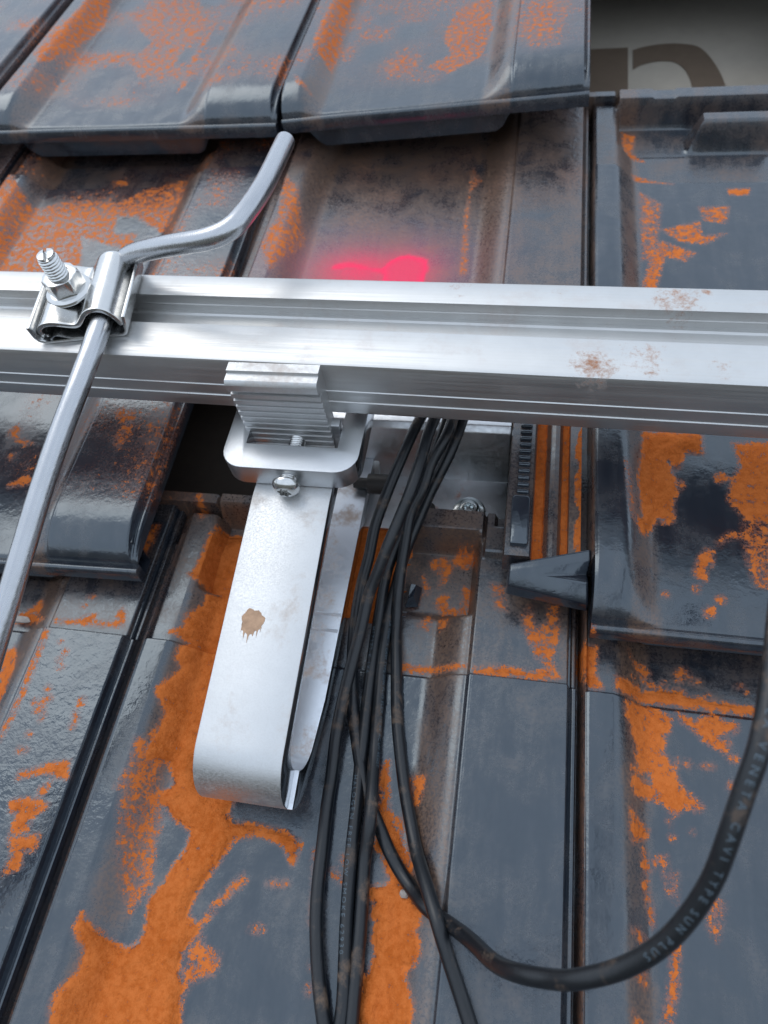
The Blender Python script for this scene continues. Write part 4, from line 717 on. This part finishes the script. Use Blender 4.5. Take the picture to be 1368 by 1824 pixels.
sc_ = [Vector(p) for p in ((-17, 4.2, 0), (-15.6, 2.4, 0), (-14, 2.2, 0), (-12.6, 4.0, 0), (-10.5, 5.2, 0), (-7.5, 4.2, 0), (-4, 3.0, 0), (2, 2.6, 0))]
prism('spring_clip', strip_profile([(p.x, p.y) for p in catmull(sc_, .8)], .5), 'y', -23.4, 18, M['sheet'], gc, angle=50)

rod_path = smooth_pts(catmull(ROD, 2.0), 6)
rod = tag(tube('grounding_rod', rod_path, 4.9, M['rod'], None, 28), 'bent round grey metal rod held by the clamp, running down to the left edge', 'rod')

# ------------------------------------------------------------------ cables with their printing
def cable(pts, label, texts=()):
    path = smooth_pts(catmull(pts, 1.6), 4)
    o = tag(tube('solar_cable', path, 2.85, M['cable'], None, 20), label, 'cable', 'black cables running out from under the rail')
    for args in texts: wrap_text(o, path, *args)
    return o
def wrap_text(parent, path, text, start, size, phi0, space=1.15, flip=False):
    cu = bpy.data.curves.new('text', 'FONT'); cu.body = text; cu.size = size; cu.resolution_u = 2; cu.space_character = space
    to = bpy.data.objects.new('text_tmp', cu); scene.collection.objects.link(to)
    dg = bpy.context.evaluated_depsgraph_get(); me0 = to.evaluated_get(dg).to_mesh()
    bm = bmesh.new(); bm.from_mesh(me0); to.evaluated_get(dg).to_mesh_clear()
    bmesh.ops.subdivide_edges(bm, edges=[e for e in bm.edges if e.calc_length() > 0.8], cuts=2)
    bmesh.ops.triangulate(bm, faces=bm.faces)
    fr = frames(path); acc = [0.0]
    for a, b_ in zip(path, path[1:]): acc.append(acc[-1] + (b_ - a).length)
    acc = np.array(acc); PA = np.array([tuple(p) for p in path]); FA = np.array([[tuple(q) for q in f] for f in fr])
    for v in bm.verts:
        s_ = start - v.co.x if flip else start + v.co.x; k = [np.interp(s_, acc, PA[:, c]) for c in range(3)]
        sd_ = Vector([np.interp(s_, acc, FA[:, 1, c]) for c in range(3)]).normalized(); nn = Vector([np.interp(s_, acc, FA[:, 2, c]) for c in range(3)]).normalized()
        # the letters read down the cable; their tops point to its left-hand side as seen along the run
        ph = phi0 + (1 if flip else -1) * (v.co.y - size * 0.35) / 3.0
        v.co = (Vector(k) + (nn * math.cos(ph) + sd_ * math.sin(ph)) * 2.89) * S
    me = bpy.data.meshes.new('printed_text'); bm.to_mesh(me); bm.free(); finish(me, 60)
    bpy.data.objects.remove(to); bpy.data.curves.remove(cu)
    return link('printed_text', me, M['print'], parent)
cable(CAB_A, 'black printed cable looping up off the tiles to the right edge', [('LA VENETA CAVI TYPE SUN PLUS', 458, 3.1, 0.0, 1.75, True)])
cable(CAB_B, 'black cable nearest the hook, leftmost where the bundle leaves below')
cable(CAB_G, 'black cable printed with white words about halogen and smoke', [('H1Z2Z2-K 1X6', 118, 2.8, 0.45, 1.4), ('HALOGEN FREE LOW SMOKE 62930', 190, 3.0, 0.45, 1.5)])
cable(CAB_D, 'black cable hugging the right side of the word-printed cable', [('LA VENETA CAVI TYPE SUN PLUS FLEX 1/1 kV AC UV RESIST', 118, 2.4, -0.85)])
cable(CAB_E, 'rightmost black cable at the rail, crossing over the loop and leaving below')

# ------------------------------------------------------------------ crumbs
def crumb(loc, r, seed, label):
    rs_ = random.Random(seed); bm = bmesh.new(); bmesh.ops.create_icosphere(bm, subdivisions=2, radius=1)
    for v in bm.verts: k = rs_.uniform(.75, 1.12); v.co = Vector((v.co.x * r[0] * k, v.co.y * r[1] * k, v.co.z * r[2] * k)) * S
    o = from_bm('tile_crumb', bm, M['chip'], None, 25); o.location = Vector(loc) * S; tag(o, label, 'crumb', 'loose crumbs on the tiles')
crumb((-81, 6.5, -12.2), (6.5, 2.4, 2.0), 1, 'elongated grey crumb against the tile step beside the rod')
crumb((144.5, -93.2, -10.6), (2.2, 2.0, 1.2), 2, 'small pale crumb in the orange dust beside the crossing cables')

# ------------------------------------------------------------------ ground far below and the final pitch of the roof
for o in list(C.objects):
    if o.parent is None: o.matrix_world = RX @ o.matrix_basis
gm = plain('garden_ground', (0.10, 0.095, 0.075), 0.95, var=0.4, scale=0.3, bump=0.0)
me = bpy.data.meshes.new('ground'); me.from_pydata([(-1500, -1500, -6), (1500, -1500, -6), (1500, 1500, -6), (-1500, 1500, -6)], [], [(0, 1, 2, 3)])
tag(link('ground', me, gm), kind='structure')
